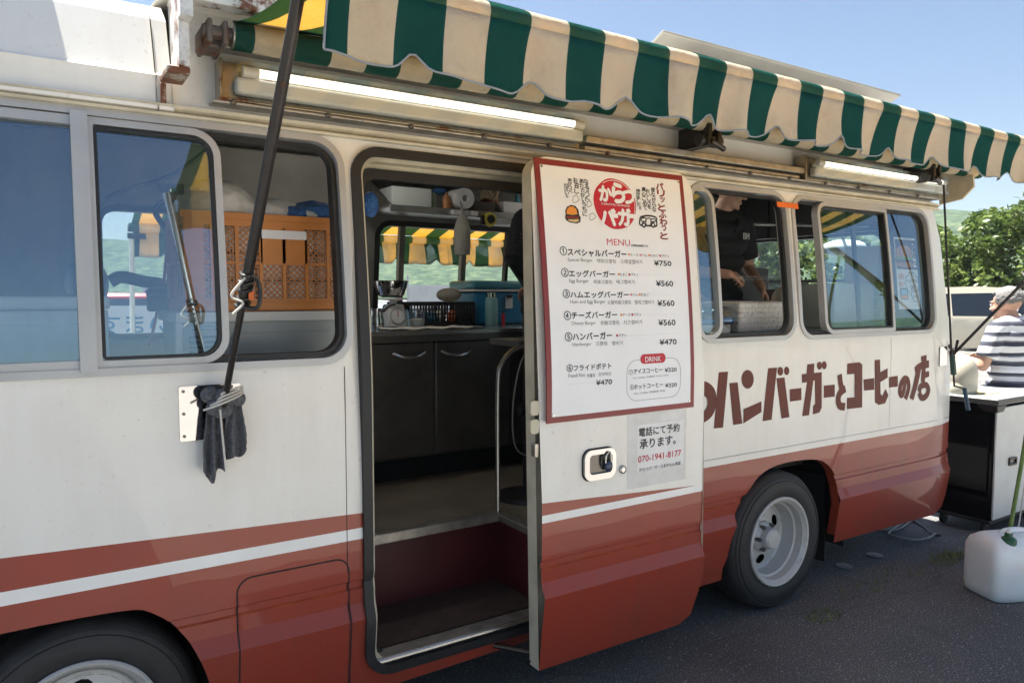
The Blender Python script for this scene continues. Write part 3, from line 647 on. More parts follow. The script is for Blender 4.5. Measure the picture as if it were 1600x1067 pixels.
row(A2, "②", 113, 198, 372, 478); row(A2, "エッグバーガー", 205, 748, 396, 476, wt=.06); bullets(A2, [TA, PA], 785, 1035, 430, 465); dots(A2, 1050, 1440, 452); row(A2, "Egg Burger", 207, 440, 503, 556, INKG, 0); row(A2, "鸡蛋汉堡包", 495, 720, 512, 560, INKG, 0); row(A2, "에그햄버거", 770, 985, 512, 562, INKG, 0); row(A2, "¥560", 1242, 1442, 522, 588, wt=.06)
row(A2, "③", 132, 214, 626, 730); row(A2, "ハムエッグバーガー", 222, 915, 650, 728, wt=.06); bullets(A2, [HA, TA], 930, 1165, 670, 706); dots(A2, 1180, 1455, 692); row(A2, "Ham and Egg Burger", 222, 640, 752, 806, INKG, 0); row(A2, "火腿鸡蛋汉堡包", 665, 945, 755, 806, INKG, 0); row(A2, "햄에그햄버거", 985, 1215, 755, 806, INKG, 0); row(A2, "¥560", 1258, 1458, 757, 824, wt=.06)
row(A3, "④", 120, 188, 38, 125); row(A3, "チーズバーガー", 195, 640, 46, 112, wt=.06); bullets(A3, [CH, PA], 672, 885, 60, 90); dots(A3, 900, 1215, 74); row(A3, "Cheese Burger", 195, 432, 140, 185, INKG, 0); row(A3, "奶酪汉堡包", 480, 665, 132, 175, INKG, 0); row(A3, "치즈햄버거", 705, 885, 128, 170, INKG, 0); row(A3, "¥560", 1047, 1212, 124, 180, wt=.06)
row(A3, "⑤", 130, 200, 248, 335); row(A3, "ハンバーガー", 207, 590, 254, 322, wt=.06); bullets(A3, [PA], 630, 740, 262, 292); dots(A3, 755, 1225, 276); row(A3, "Hamburger", 205, 390, 348, 392, INKG, 0); row(A3, "汉堡包", 432, 548, 336, 378, INKG, 0); row(A3, "햄버거", 590, 697, 332, 374, INKG, 0); row(A3, "¥470", 1058, 1224, 316, 370, wt=.06)
row(A3, "⑥", 148, 207, 560, 634); row(A3, "フライドポテト", 217, 585, 566, 624, wt=.045); row(A3, "French fries", 165, 328, 652, 690, INKG, 0); row(A3, "炸薯条", 345, 430, 652, 690, INKG, 0); row(A3, "감자튀김", 460, 580, 640, 676, INKG, 0); dots(A3, 190, 425, 752); row(A3, "¥470", 437, 592, 714, 764, wt=.045)
X0, z0 = A3(735, 925); X1, _ = A3(1262, 905); _, z1 = A3(735, 520)
lo = rr(X0, X1, z0, z1, .055, 8); li = rr(X0 + .0016, X1 - .0016, z0 + .0016, z1 - .0016, .0535, 8); n_ = len(lo)
mb.add([door_map(*p, TO) for p in lo] + [door_map(*p, TO) for p in li], [(i, (i + 1) % n_, n_ + (i + 1) % n_, n_ + i) for i in range(n_)], INKG)
X0, z0 = A3(872, 556); X1, _ = A3(1117, 500); _, z1 = A3(872, 462); mb.poly(rr(X0, X1, z0, z1, (z1 - z0) * .48, 8), door_map, INKR, TO - .0004)
TO -= .0009; row(A3, "DRINK", 916, 1070, 486, 536, BOARD, .012); TO += .0009
row(A3, "⑦", 755, 797, 612, 662, wt=0); row(A3, "アイスコーヒー", 805, 1085, 608, 655); row(A3, "¥320", 1110, 1225, 595, 636); row(A3, "Ice Coffee 冰咖啡 아이스커피", 800, 1145, 682, 702, INKG, 0)
row(A3, "⑧", 768, 806, 756, 812, wt=0); row(A3, "ホットコーヒー", 807, 1092, 757, 806); row(A3, "¥320", 1115, 1227, 746, 786); row(A3, "Hot Coffee 热咖啡 커피", 807, 1110, 832, 856, INKG, 0)
# round red stamp with white letters
xl, zc = A1(472, 420); xr, _ = A1(1027, 440); _, zt = A1(745, 84); _, zb = A1(765, 746)
cx, cz, ra, rb = (xl + xr) / 2, (zt + zb) / 2, (xr - xl) / 2, (zt - zb) / 2
mb.poly([(cx + ra * cos(a) * (1 + .012 * sin(5 * a)), cz + rb * sin(a) * (1 + .010 * cos(7 * a))) for a in [2 * pi * k / 48 for k in range(48)]], door_map, INKR, TO - .0002)
mb.ribbon([(cx + ra * .93 * cos(a), cz + rb * .93 * sin(a)) for a in [radians(d) for d in range(-20, 125, 12)]], .0025, door_map, BOARD, TO - .0012)
TO -= .0012
for ch, x0, x1, yt, yb in (("か", 532, 690, 172, 365), ("ら", 700, 855, 138, 385), ("つ", 822, 990, 232, 400), ("バ", 548, 745, 470, 685), ("ー", 703, 780, 538, 594), ("ガ", 782, 940, 470, 690), ("ー", 915, 1005, 542, 598)): row(A1, ch, x0, x1, yt, yb, BOARD, .12)
row(A1, "KARATSU BURGER", 570, 940, 398, 422, BOARD, .02)
TO += .0012
def column(A, s, x0, x1, yt, yb, mt, wt, jit=.0):
    X0, z1 = A(x0, yt); X1, _ = A(x1, yt); _, z0 = A((x0 + x1) / 2, yb); h = (z1 - z0) / len(s)
    for i, ch in enumerate(s):
        zt_ = z1 - i * h; small = ch in "ッっ。"; wv = (X1 - X0) * (.6 if small else 1); xx = X0 + (X1 - X0) * (.3 if small else 0) + random.uniform(-jit, jit)
        text(mb, ch, xx, xx + wv, zt_ - h * (.72 if small else .92), zt_, mt, door_map, TO, wt, random.uniform(-.003, .003))
column(A1, "なるべく", 345, 400, 85, 370, INK, .06, .002); column(A1, "あたたかいうちに", 285, 342, 82, 575, INK, .06, .002); column(A1, "お召し", 205, 262, 70, 285, INK, .06, .002); column(A1, "あがりく", 125, 180, 75, 270, INK, .06, .002); column(A1, "ださい。", 75, 130, 145, 345, INK, .06, .002)
column(A1, "昔ながらな", 1215, 1270, 195, 520, INK, .06, .002); column(A1, "おいしさを", 1155, 1205, 215, 480, INK, .06, .002); column(A1, "真心こめて", 1092, 1145, 190, 495, INK, .06, .002); column(A1, "焼きました。", 1025, 1078, 215, 500, INK, .06, .002)
column(A1, "パリッとふわっと", 1290, 1385, 135, 880, INKB, .11, .003)
def A1p(pts): return [A1(*p) for p in pts]
mb.poly(A1p([(100, 560), (95, 500), (120, 450), (175, 425), (230, 440), (270, 490), (280, 560), (300, 590), (295, 650), (250, 672), (150, 655), (105, 625), (92, 585)][::-1]), door_map, INK, TO)
TO -= .0004
mb.poly(A1p([(112, 545), (115, 490), (150, 450), (195, 445), (240, 480), (255, 550), (185, 560)][::-1]), door_map, INKO, TO); mb.poly(A1p([(112, 575), (190, 580), (275, 580), (270, 600), (190, 605), (118, 598)][::-1]), door_map, INKB, TO)
mb.poly(A1p([(130, 615), (200, 618), (272, 612), (275, 640), (240, 655), (150, 640)][::-1]), door_map, mat("ink_bun", (.62, .45, .2), .5), TO)
TO += .0004
def loopline(pts, w_, mt): mb.ribbon(A1p(pts + [pts[0]]), w_, door_map, mt, TO, 4)
for cxp, cyp, s_ in ((230, 350, 40), (410, 415, 32), (450, 580, 38)):
    loopline([(cxp + s_ * cos(a) * (1 + .25 * cos(3 * a)), cyp + s_ * 1.15 * sin(a) * (1 + .2 * sin(4 * a))) for a in [radians(d) for d in range(0, 360, 30)]], .0022, INKG)
loopline([(1085, 585), (1180, 568), (1285, 590), (1297, 650), (1290, 705), (1200, 700), (1085, 690), (1075, 640)], .0075, INK)
for q in ([(1100, 600), (1150, 598), (1150, 640), (1100, 640)], [(1160, 605), (1215, 608), (1215, 695), (1160, 690)], [(1225, 610), (1275, 615), (1275, 645), (1225, 645)]): loopline(q, .005, INK)
for x_ in (1128, 1250): dot(A1, x_, 690, .0125, INK); TO -= .0004; dot(A1, x_, 690, .005, BOARD); TO += .0004
for x_, y_ in ((BX0 + .03, BZ0 + .03), (BX1 - .03, BZ0 + .03), (BX0 + .03, BZ1 - .03), (BX1 - .03, BZ1 - .03)): mb.slab(ell(x_, y_, .005, .005, 10), door_map, TO - .002, TO, STEEL)
mb.build("menu_board", DOOR, smooth=20)
# big painted lettering along the rear side
A8 = lambda x, y: S(1080 + x / 3.334, 540 + y / 3.334)
mb = MB(); LO = -.0015
def P8(pts): mb.poly([A8(*p) for p in pts][::-1], side, LETT, LO)
def E8(x, y, a, b_): P8([(x + a * cos(2 * pi * k / 22), y + b_ * sin(2 * pi * k / 22)) for k in range(22)])
def R8(pts, w0, w1=None):
    global LO
    LO -= .00025
    mb.ribbon([A8(*p) for p in pts], [w0, w1 or w0], side, LETT, LO - .0002, 6)
P8([(143, 138), (191, 135), (165, 426), (117, 431)]); P8([(198, 195), (241, 191), (265, 405), (218, 413)])
E8(293, 175, 32, 49); P8([(272, 330), (365, 290), (365, 345), (270, 405)])
P8([(400, 117), (446, 114), (418, 385), (371, 393)]); P8([(443, 170), (485, 165), (511, 372), (469, 379)]); E8(463, 133, 15, 23); E8(496, 131, 14, 22)
P8([(512, 227), (573, 220), (573, 283), (514, 291)])
P8([(575, 148), (600, 146), (604, 97), (641, 93), (638, 142), (679, 138), (679, 322), (667, 348), (633, 357), (634, 315), (645, 302), (643, 180), (635, 182), (613, 362), (577, 367), (603, 190), (577, 194)]); E8(667, 104, 13, 21); E8(692, 102, 13, 21)
P8([(690, 208), (747, 202), (747, 265), (690, 271)])
R8([(772, 150), (776, 190), (784, 232)], .042); R8([(802, 222), (775, 245), (764, 280), (773, 312), (800, 318)], .044)
P8([(812, 93), (876, 86), (890, 98), (889, 321), (810, 330), (811, 272), (850, 268), (850, 146), (811, 150)])
P8([(897, 176), (952, 169), (952, 229), (899, 234)])
P8([(955, 75), (982, 72), (984, 138), (1022, 118), (1022, 166), (984, 190), (985, 250), (994, 262), (1012, 226), (1026, 258), (1009, 300), (975, 308), (957, 295)])
P8([(1030, 163), (1075, 157), (1075, 213), (1030, 218)])
R8([(1112, 172), (1108, 225), (1096, 258), (1086, 240), (1090, 205), (1108, 172), (1126, 178), (1132, 215), (1124, 250), (1114, 278)], .036)
R8([(1211, 52), (1212, 92)], .062, .05); R8([(1165, 128), (1190, 108), (1236, 94)], .038, .048); R8([(1184, 118), (1170, 190), (1146, 278)], .052, .044); R8([(1211, 108), (1205, 190)], .040); R8([(1202, 160), (1236, 146)], .036)
R8([(1185, 240), (1195, 212), (1222, 205), (1234, 232), (1222, 262), (1200, 272), (1185, 245)], .038)
R8([(10, 240), (60, 222), (98, 248), (106, 300), (88, 350), (40, 385)], .075, .05)
for ch, x0 in (("ら", 2.06), ("か", 1.92)): text(mb, ch, x0, x0 + .13, 1.02, 1.26, LETT, side, LO, .05)
mb.build("painted_lettering", TR, smooth=0)
# fuel flap outline, seam, side marker, plates
mb = MB(); fx0, fz1 = S(370, 903); fx1, _ = S(545, 868); lo = rr(fx0, fx1, .21, fz1 - .005, [.05, .05, .05, .05], 8)
q = [p for p in lo]; cuts_ = [[(fx0, z), (fx1, z)] for z in (.50, .555, .606, .612, .634, .64)]
def dense(lp):
    out = []
    for a, b_ in zip(lp, lp[1:] + lp[:1]):
        k = max(1, int(max(abs(a[0] - b_[0]), abs(a[1] - b_[1])) / .012)); out += [(lerp(a[0], b_[0], i / k), lerp(a[1], b_[1], i / k)) for i in range(k)]
    return out
lo = dense(lo); c_ = ((fx0 + fx1) / 2, .46)
mb.tube([side(x, z, -.0004) for x, z in lo] + [side(*lo[0], -.0004)], .0026, DARK, 6, False); mb.build("fuel_flap_gap", TR)
for x_, z0_, z1_ in ((.905, .20, 1.405), (4.30, .86, 1.40)):
    mb = MB(); mb.tube([side(x_, lerp(z0_, z1_, k / 20), -.0002) for k in range(21)], .0013, GREYF if z0_ > .5 else DARK, 5); mb.build("panel_seam", TR)
mb = MB(); mb.tube([side(x, .852, -.0005) for x in (2.3, 3, 4, 4.8, 5.0, 5.08)], .002, GREYF, 6); mb.build("body_seam", TR)
PL0 = S(281, 690); PL1 = S(375, 598)
mb = MB(); mb.slab(rr(PL0[0], PL1[0], PL0[1], PL1[1], .006), side, -.004, .0, CHROME)
for x_ in (.03, .5, .97):
    for z_ in (.05, .5, .95):
        if x_ != .5 or z_ == .95: mb.slab(ell(lerp(PL0[0] + .008, PL1[0] - .008, x_), lerp(PL0[1] + .008, PL1[1] - .008, z_), .005, .005, 10), side, -.007, -.004, STEELD)
mb.build("mirror_plate", TR)
mb = MB(); q0 = S(1468, 572); q1 = S(1483, 541); mb.slab(rr(q0[0], q1[0], q0[1], q1[1], .004), side, -.004, 0, CHROME); mb.build("mirror_plate", TR)
mb = MB(); ox0, _ = S(1211, 322); ox1, oz1 = S(1243, 319); mb.slab(rr(ox0, ox1, oz1 - .028, oz1, .002), side, -.015, -.012, ORTAPE); mb.build("pillar_tape", TR)
# lower mud flap behind the rear wheel
mb = MB(); mb.slab([(3.82, .10), (3.90, .09), (3.98, .11), (4.06, .08), (4.06, .4), (3.82, .4)], lambda x, z, o=0: V((3.84 + o, .10 + (x - 3.82) * 1.6, z)), 0, .012, RUB); mb.build("mud_flap", TR)
# wheels
def wheel(cx, y0, name, dish, sc_=1):
    M_ = Matrix.Translation((cx, y0, .365 * sc_)) @ Matrix.Rotation(pi / 2, 4, 'X') @ Matrix.Scale(sc_, 4)   # +h points toward the street (-Y)
    mb = MB(); mb.lathe([(.225, -.20), (.33, -.21), (.362, -.17), (.3655, -.10), (.362, -.035), (.345, -.012), (.33, -.004), (.30, .006), (.27, .006), (.245, -.002), (.222, -.012), (.222, -.2)], TYRE, M_, 64)
    for rg in (.335, .318, .262): mb.lathe([(rg - .003, -.003), (rg, .004 if rg < .32 else -.002), (rg + .003, -.004)], TYRE, M_, 64, True)
    w_ = mb.build(name, TR, smooth=40)
    mb = MB(); d = dish
    mb.lathe([(.234, -.012), (.236, .004), (.230, .010), (.222, .008), (.214, -.004), (.206, -.012), (.200, -.05), (.190, -.055), (.186, -d * .75), (.178, -d * .9), (.165, -d + .005)], RIM, M_, 64, True)
    NB = 6; r0, r1 = .085, .165
    def disc(a, r): return M_ @ V((r * cos(a), r * sin(a), -d + .005 + .018 * (1 - (r - r0) / (r1 - r0))))
    for k in range(NB):                                        # disc with eight oval hand holes
        a0 = 2 * pi * k / NB; st = 2 * pi / NB
        outl = [disc(a0 + st * t, r1) for t in (0, .25, .5, .75, 1)] + [disc(a0 + st, lerp(r1, r0, .5))] + [disc(a0 + st * t, r0) for t in (1, .75, .5, .25, 0)] + [disc(a0, lerp(r1, r0, .5))]
        hole = [disc(a0 + st * (.5 + .25 * cos(t)), .128 + .027 * sin(t)) for t in [2 * pi * j / 12 for j in range(12)]]
        order = [hole[(3 - j) % 12] for j in range(12)]
        o_ang = [2, 1, 0, 11, 10, 9, 8, 7, 6, 5, 4, 3]
        hl = [hole[j] for j in (3, 4, 5, 6, 7, 8, 9, 10, 11, 0, 1, 2)]; ol = [outl[j] for j in (2, 3, 4, 4, 5, 6, 8, 9, 10, 11, 0, 1)]
        ang = lambda p: (lambda q: (atan2(q.y, q.x), sqrt(q.x ** 2 + q.y ** 2)))(M_.inverted() @ p)
        def key(p, c=a0 + st * .5):
            a, r = ang(p); da = (a - c + pi) % (2 * pi) - pi; return atan2(r - .126, da * .13)
        A_ = sorted(set([tuple(p) for p in outl]), key=lambda p: key(V(p))); B_ = sorted([tuple(p) for p in hole], key=lambda p: key(V(p)))
        n_ = len(A_); mb.add(A_ + B_, [(i, (i + 1) % n_, n_ + (i + 1) % n_, n_ + i) for i in range(n_)], RIM)
    mb.lathe([(.085, -d + .022), (.082, -d + .035), (.060, -d + .055), (.055, -d + .09), (.045, -d + .10), (0, -d + .102)], RIM, M_, 32)
    for k in range(6):
        a = 2 * pi * k / 6; c = M_ @ V((.068 * cos(a), .068 * sin(a), -d + .05)); mb.lathe([(.012, -.02), (.012, .012), (.007, .02), (0, .02)], STEELD, Matrix.Translation(c) @ Matrix.Rotation(pi / 2, 4, 'X'), 6)
    mb.build("rim", w_, smooth=30)
    mb = MB(); mb.lathe([(.17, -d - .02), (0, -d - .02)], DARK, M_, 24); mb.build("brake_drum", w_)
wheel(3.25, -.035, "wheel", .135); wheel(.09, .06, "wheel", .06, .915)
# inner twin and far wheels, simple copies in the dark
for cx, y0 in ((3.25, .20), (3.25, 1.90), (.05, 1.88)):
    M_ = Matrix.Translation((cx, y0, .365)) @ Matrix.Rotation(pi / 2, 4, 'X'); mb = MB()
    mb.lathe([(0, -.19), (.225, -.20), (.33, -.21), (.362, -.17), (.3655, -.10), (.362, -.035), (.33, -.004), (.225, -.01), (0, -.05)], TYRE, M_, 40); mb.build("wheel", TR)
# entry handrail
mb = MB(); hp = aY(778, 800, .44); mb.tube(curve3([(hp.x, .44, .632), (hp.x, .44, 1.20), (hp.x + .02, .44, 1.33), (hp.x + .10, .44, 1.40), (hp.x + .22, .44, 1.41)], 6), .011, STEEL); mb.build("entry_handrail", TR)
# ---------------------------------------------------------------- awnings, lamps, roof fittings (parts of the truck)
SW = .1212
def stripe(x, x0=.602): return AWC if int(floor((x - x0) / SW)) % 2 == 0 else AWG
def striped_cyl(mb, x0, x1, cy, cz, r, ph=.602, n=16, capm=None):
    xs = [x0]; x = ph + ceil((x0 - ph) / SW + 1e-6) * SW
    while x < x1: xs.append(x); x += SW
    xs.append(x1)
    for a, b_ in zip(xs, xs[1:]):
        mb.tube([(a, cy, cz), (b_, cy, cz)], r, stripe((a + b_) / 2, ph), n, cap=False)
    for x in (x0, x1): mb.tube([(x - .004, cy, cz), (x + .004, cy, cz)], r * .9, capm or ALUD, n)
def awning(sgn, y_of, x0, x1, zroll, zbar, zbot, ybar, name, label):
    A = MB(); rnd = random.Random(3)
    # stretched cloth between roller and front bar
    n_ = 4; xs = []; x = .602 - 20 * SW
    while x < x1 + SW:
        for k in range(n_):
            q = x + SW * k / n_
            if x0 <= q <= x1: xs.append(q)
        x += SW
    xs = [x0] + [q for q in xs if q > x0 + .004 and q < x1 - .004] + [x1]
    J = 8
    def top(x, t):
        y = lerp(-.05, ybar, t); return V((x, y_of(y), lerp(zroll + .045, zbar + .030, t) - .035 * sin(pi * t) + .004 * sin(x * 9 + t * 5)))
    vs = [top(x, j / J) for x in xs for j in range(J + 1)]
    for i in range(len(xs) - 1):
        mt = stripe((xs[i] + xs[i + 1]) / 2); k = A.m(mt)
        for j in range(J): A.f.append([i * (J + 1) + j, i * (J + 1) + j + 1, (i + 1) * (J + 1) + j + 1, (i + 1) * (J + 1) + j]); A.mi.append(k)
    A.v = [tuple(p) for p in vs]
    root = A.build(name, TR, smooth=60, solid=.0015); tag(root, label, None)
    # hanging valance with scalloped edge
    B = MB(); K = 7
    def nd(x):
        d = (x - .777 + .165) % .329 - .165; return d
    def zb(x): return zbot - .012 - .022 * max(0, 1 - (abs(nd(x)) / .165 - .55) ** 2 * 1.2) + .032 * exp(-(nd(x) / .030) ** 2) + .004 * sin(x * 3.1)
    def wav(x, t): return (.020 * sin(x * 19.1 + .8 * sin(x * 3)) + .010 * sin(x * 41 + 1) + .012 * sin(x * 7.3)) * t ** .8 - .014 * exp(-(nd(x) / .04) ** 2) * t
    fine = []
    for a, b_ in zip(xs, xs[1:]): fine += [a, (a + b_) / 2]
    fine.append(xs[-1]); edge = []
    for x in fine:
        for k in range(K + 1):
            t = k / K; z = lerp(zbar - .015, zb(x), t); xx = x
            if x < x0 + .12: xx = x - (x0 + .12 - x) * .25 * (t - .5)
            p = V((xx + .012 * sin(x * 11 + 2) * t, y_of(ybar - .026 * (1 - t) ** 2 + wav(x, t)), z)); B.v.append(tuple(p))
            if k == K: edge.append(p)
    for i in range(len(fine) - 1):
        mt = stripe((fine[i] + fine[i + 1]) / 2); k_ = B.m(mt)
        for k in range(K): B.f.append([i * (K + 1) + k, (i + 1) * (K + 1) + k, (i + 1) * (K + 1) + k + 1, i * (K + 1) + k + 1]); B.mi.append(k_)
    va = B.build("valance", root, smooth=60, solid=.0012)
    C_ = MB(); C_.tube(edge, .0028, AWH, 6)
    le = [V(B.v[k]) for k in range(K + 1)]; C_.tube(le, .0028, AWH, 6); C_.build("hem", va)
    xx = x0 + .37
    while xx < x1:                                            # sewn joints in the cloth
        i = min(range(len(fine)), key=lambda q: abs(fine[q] - xx)); D = MB(); D.tube([V(B.v[i * (K + 1) + k]) + V((0, sgn * -.002, 0)) for k in range(K + 1)], .0012, mat("seam_thread", (.16, .12, .07), .9), 5); D.build("seam", va); xx += .97
    E_ = MB(); striped_cyl(E_, x0 - .02, x1, y_of(ybar), zbar, .029); E_.build("front_bar", root, smooth=40)
    G = MB(); striped_cyl(G, x0, x1 - .05, y_of(-.05), zroll, .043); G.build("roller", root, smooth=40)
    return root
AW = awning(-1, lambda y: y, .545, 5.20, 2.445, 2.346, 2.205, -.85, "awning", "green and cream striped awning rolled out over the serving side")
AF = awning(1, lambda y: 2.06 - y, .56, 4.6, 2.40, 2.09, 1.93, -.86, "awning", "green and cream striped awning on the far side")
# roller brackets and knuckles
mb = MB()
for x in (.475, .52): mb.box((x - .009, -.085, 2.405), (x + .006, .10, 2.475), RUSTB)
mb.tube([(.455, -.05, 2.445), (.545, -.05, 2.445)], .020, RUSTB); mb.box((.46, -.02, 2.41), (.525, .09, 2.47), RUSTB)
mb.build("roller_bracket", AW, bevel=.006)
for px, py in ((1105, 213), (1452, 278)):
    p = aY(px, py, -.05); mb = MB(); mb.box((p.x - .045, -.10, 2.33), (p.x - .02, .09, 2.43), BLKM); mb.box((p.x + .02, -.10, 2.34), (p.x + .045, .09, 2.44), BLKM)
    mb.tube([(p.x - .07, -.06, 2.36), (p.x + .07, -.06, 2.36)], .030, BLK); mb.tube([(p.x - .03, -.10, 2.35), (p.x + .09, -.07, 2.33)], .014, BLKM); mb.build("roller_bracket", AW, bevel=.004)
# side stays: left pole to the mirror plate, right stay with crank
PT = V((.515, -.83, 2.335)); PM = aY(386, 462, -.10); PB = V((.484, -.09, 1.31))
PM = PB + (PT - PB) * ((PM.z - PB.z) / (PT.z - PB.z))
mb = MB(); mb.tube([PM - (PT - PB).normalized() * .03, PT], .0145, LAMPH, 14); mb.tube([PB, PM + (PT - PB) * .05], .0100, LAMPH, 14)
POLE = mb.build("support_pole", AW)
mb = MB(); mb.tube([PB + V((0, 0, .02)), PB + V((0, .085, -.02))], .014, BLKM); mb.box(PB + V((-.02, .05, -.05)), PB + V((.02, .088, .03)), BLKM); mb.build("pole_joint", POLE, bevel=.004)
q0 = V((5.065, .01, 1.278)); q1 = V((5.16, -.84, 2.335)); q0b = lerp(q0, q1, .52)
mb = MB(); mb.tube([q0, q0b], .0095, LAMPH); mb.tube([lerp(q0, q1, .40), q1], .014, LAMPH); RP_ = mb.build("support_pole", AW)
mb = MB(); mb.tube([q0, (5.065, .07, 1.27)], .016, BLKM); mb.tube([q0 + V((-.05, .02, .05)), q0, q0 + V((.03, 0, .08))], .009, BLKM); mb.build("pole_joint", RP_)
mb = MB(); ct = aY(1474, 300, -.045); cb = aY(1487, 560, -.045)
mb.tube([(ct.x, -.045, 2.33), (cb.x, -.045, cb.z)], .0065, BLKM, 8)
e0 = aY(1488, 555, -.045); e1 = aY(1490, 585, -.045); mb.tube([e0, e1], .017, mat("grip_green", (.02, .06, .05), .5)); e2 = aY(1491, 603, -.045); e3 = aY(1507, 607, -.06); e4 = aY(1513, 640, -.06)
mb.tube([e1, e2, e3], .0065, BLKM, 8); mb.tube([e3, e4], .013, mat("grip_blue", (.03, .07, .12), .5)); mb.build("crank", AW)
# far side white stays
mb = MB(); a = aY(208, 372, 2.80); b_ = aY(203, 520, 2.80); mb.tube([(a.x, 2.88, a.z + .03), (b_.x, 2.75, .9)], .016, LAMPW); mb.box((a.x - .025, 2.85, a.z), (a.x + .08, 2.89, a.z + .035), BLKM); mb.build("support_pole", AF)
# cassette frame of white box tube
mb = MB(); mb.box((.42, -.13, 2.503), (5.05, -.07, 2.565), RUSTW); mb.box((.385, -.132, 2.45), (.420, -.075, 2.568), RUSTW); mb.box((.388, -.075, 2.325), (.418, .075, 2.565), RUSTW); mb.box((.356, -.06, 2.305), (.42, .080, 2.326), RUSTF); mb.box((.356, .074, 2.235), (.372, .088, 2.305), RUSTF)
mb.add([(.40, -.13, 2.567), (5.05, -.13, 2.567), (5.05, .24, 2.63), (.40, .24, 2.63)], [(0, 1, 2, 3)], WHITE)
mb.build("awning_frame", TR, bevel=.004)
mb = MB()
ef = [aX(px, py, 4.98) for px, py in ((1462, 262), (1520, 274), (1521, 292), (1503, 311), (1468, 320))]; n_ = len(ef)
mb.add(ef + [p + V((.02, 0, 0)) for p in ef], [tuple(range(n_)), tuple(range(2 * n_ - 1, n_ - 1, -1))] + [(i, n_ + i, n_ + (i + 1) % n_, (i + 1) % n_) for i in range(n_)], CREAM)
if False: mb.box((4.72, -.10, 2.44), (5.08, .12, 2.475), CREAM)
if False: mb.add([(4.75, -.12, 2.462), (5.0, -.12, 2.462), (5.09, -.05, 2.462), (5.10, .1, 2.462), (4.75, .1, 2.462)] + [(4.75, -.12, 2.43), (5.0, -.12, 2.43), (5.09, -.05, 2.43), (5.10, .1, 2.43), (4.75, .1, 2.43)], [(0, 1, 2, 3, 4), (9, 8, 7, 6, 5), (0, 5, 6, 1), (1, 6, 7, 2), (2, 7, 8, 3), (3, 8, 9, 4)], CREAM)
mb.build("awning_end_plate", TR, smooth=0)
# aluminium rails with bolts below the lamps
mb = MB()
for x0, x1, z0, z1, y0, y1 in ((.50, 4.88, 2.258, 2.268, .035, .11), (2.0, 3.50, 2.300, 2.330, .04, .12), (2.0, 3.46, 2.272, 2.288, .05, .12), (.50, 4.88, 2.440, 2.452, .06, .13)): mb.box((x0, y0, z0), (x1, y1, z1), ALUD)
R_ = mb.build("lamp_rail", TR, bevel=.003)
x = .56
while x < 4.85: mb = MB(); mb.lathe([(.010, 0), (.010, .010), (.006, .014), (0, .014)], STEELD, Matrix.Translation((x, .034, 2.262)) @ Matrix.Rotation(pi / 2, 4, 'X'), 6); mb.build("bolt", R_); x += .31
def lamp(x0, x1):
    mb = MB(); mb.box((x0 - .04, .045, 2.275), (x1 + .01, .10, 2.392), GOLDB); mb.box((x0 - .045, .030, 2.268), (x0 - .035, .10, 2.398), GOLDB); mb.box((x0 - .04, .030, 2.268), (x1, .05, 2.276), GOLDB)
    L = mb.build("fluorescent_lamp", TR, bevel=.003)
    mb = MB(); mb.box((x0, .0, 2.288), (x1, .044, 2.340), LAMPW); mb.build("housing", L, bevel=.012, seg=3)
    mb = MB(); mb.tube([(x0 + .07, .005, 2.358), (x1 - .05, .005, 2.358)], .0135, TUBE, 14); mb.build("tube", L)
    for x in (x0 + .02, x1 - .05): mb = MB(); mb.tube([(x, .008, 2.358), (x + .05, .008, 2.358)], .017, LAMPW, 14); mb.build("tube_socket", L)
    mb = MB(); mb.slab(rr(x0 - .005, x1 + .005, 2.282, 2.385, .03), lambda x, z, o=0: V((x, -.022 + o, z)), 0, .06, GLASSO); mb.build("lamp_cover", L, bevel=.008)
lamp(.565, 1.955); lamp(3.53, 4.86)
# raised roof hatch lid
mb = MB(); a = aY(1036, 46, .2); b_ = aY(1408, 147, .2)
vs = [(a.x, .2, a.z), (b_.x, .2, b_.z), (b_.x + .06, .75, 2.70), (a.x + .02, .75, 2.70)]
vs += [(x, y, z - .014) for x, y, z in vs]; mb.add(vs, [(0, 1, 2, 3), (7, 6, 5, 4), (0, 4, 5, 1), (1, 5, 6, 2), (2, 6, 7, 3), (3, 7, 4, 0)], mat("hatch_panel", (.24, .23, .205), .5, .1))
HL = mb.build("roof_hatch", TR, bevel=.006)
mb = MB(); mb.box((3.0, .55, 2.64), (3.03, .58, 2.76), ALUD); mb.box((4.4, .55, 2.64), (4.43, .58, 2.76), ALUD); mb.build("hatch_hinge", HL)
# interior gas strut and loose cable at the cab ceiling
g0 = aY(257, 296, .30); g1 = aY(322, 562, .30)
mb = MB(); mid = lerp(g0, g1, .66); mb.tube([g0, mid], .0085, STEEL); mb.tube([mid, g1], .006, STEEL); mb.tube([mid + V((-.015, 0, 0)), mid + V((.015, 0, 0))], .010, STEELD); mb.box(g0 + V((-.02, -.01, -.012)), g0 + V((.06, .02, .02)), BLKM); mb.build("gas_strut", TR)
mb = MB(); mb.tube(curve3([aY(330, 222, .22), aY(312, 243, .24), aY(262, 276, .26), aY(200, 296, .27), aY(165, 312, .28), aY(140, 345, .28)]), .0065, BLK); mb.build("ceiling_cable", TR)
DOME = mat("dome_glow", (1, .96, .86), .4, var=.01, emit=3.2)
for x_ in (1.4, 3.35): mb = MB(); mb.ball((x_, 1.15, 2.47), (.15, .15, .045), DOME, 20, 10); mb.build("dome_lamp", TR)
mb = MB(); mb.tube([(4.9, .5, 2.13), (4.9, 1.7, 2.13)], .018, HEADL); mb.tube([(3.6, .45, 2.07), (4.95, .45, 2.13)], .010, STEEL); mb.build("ceiling_rail", TR)
mb = MB()
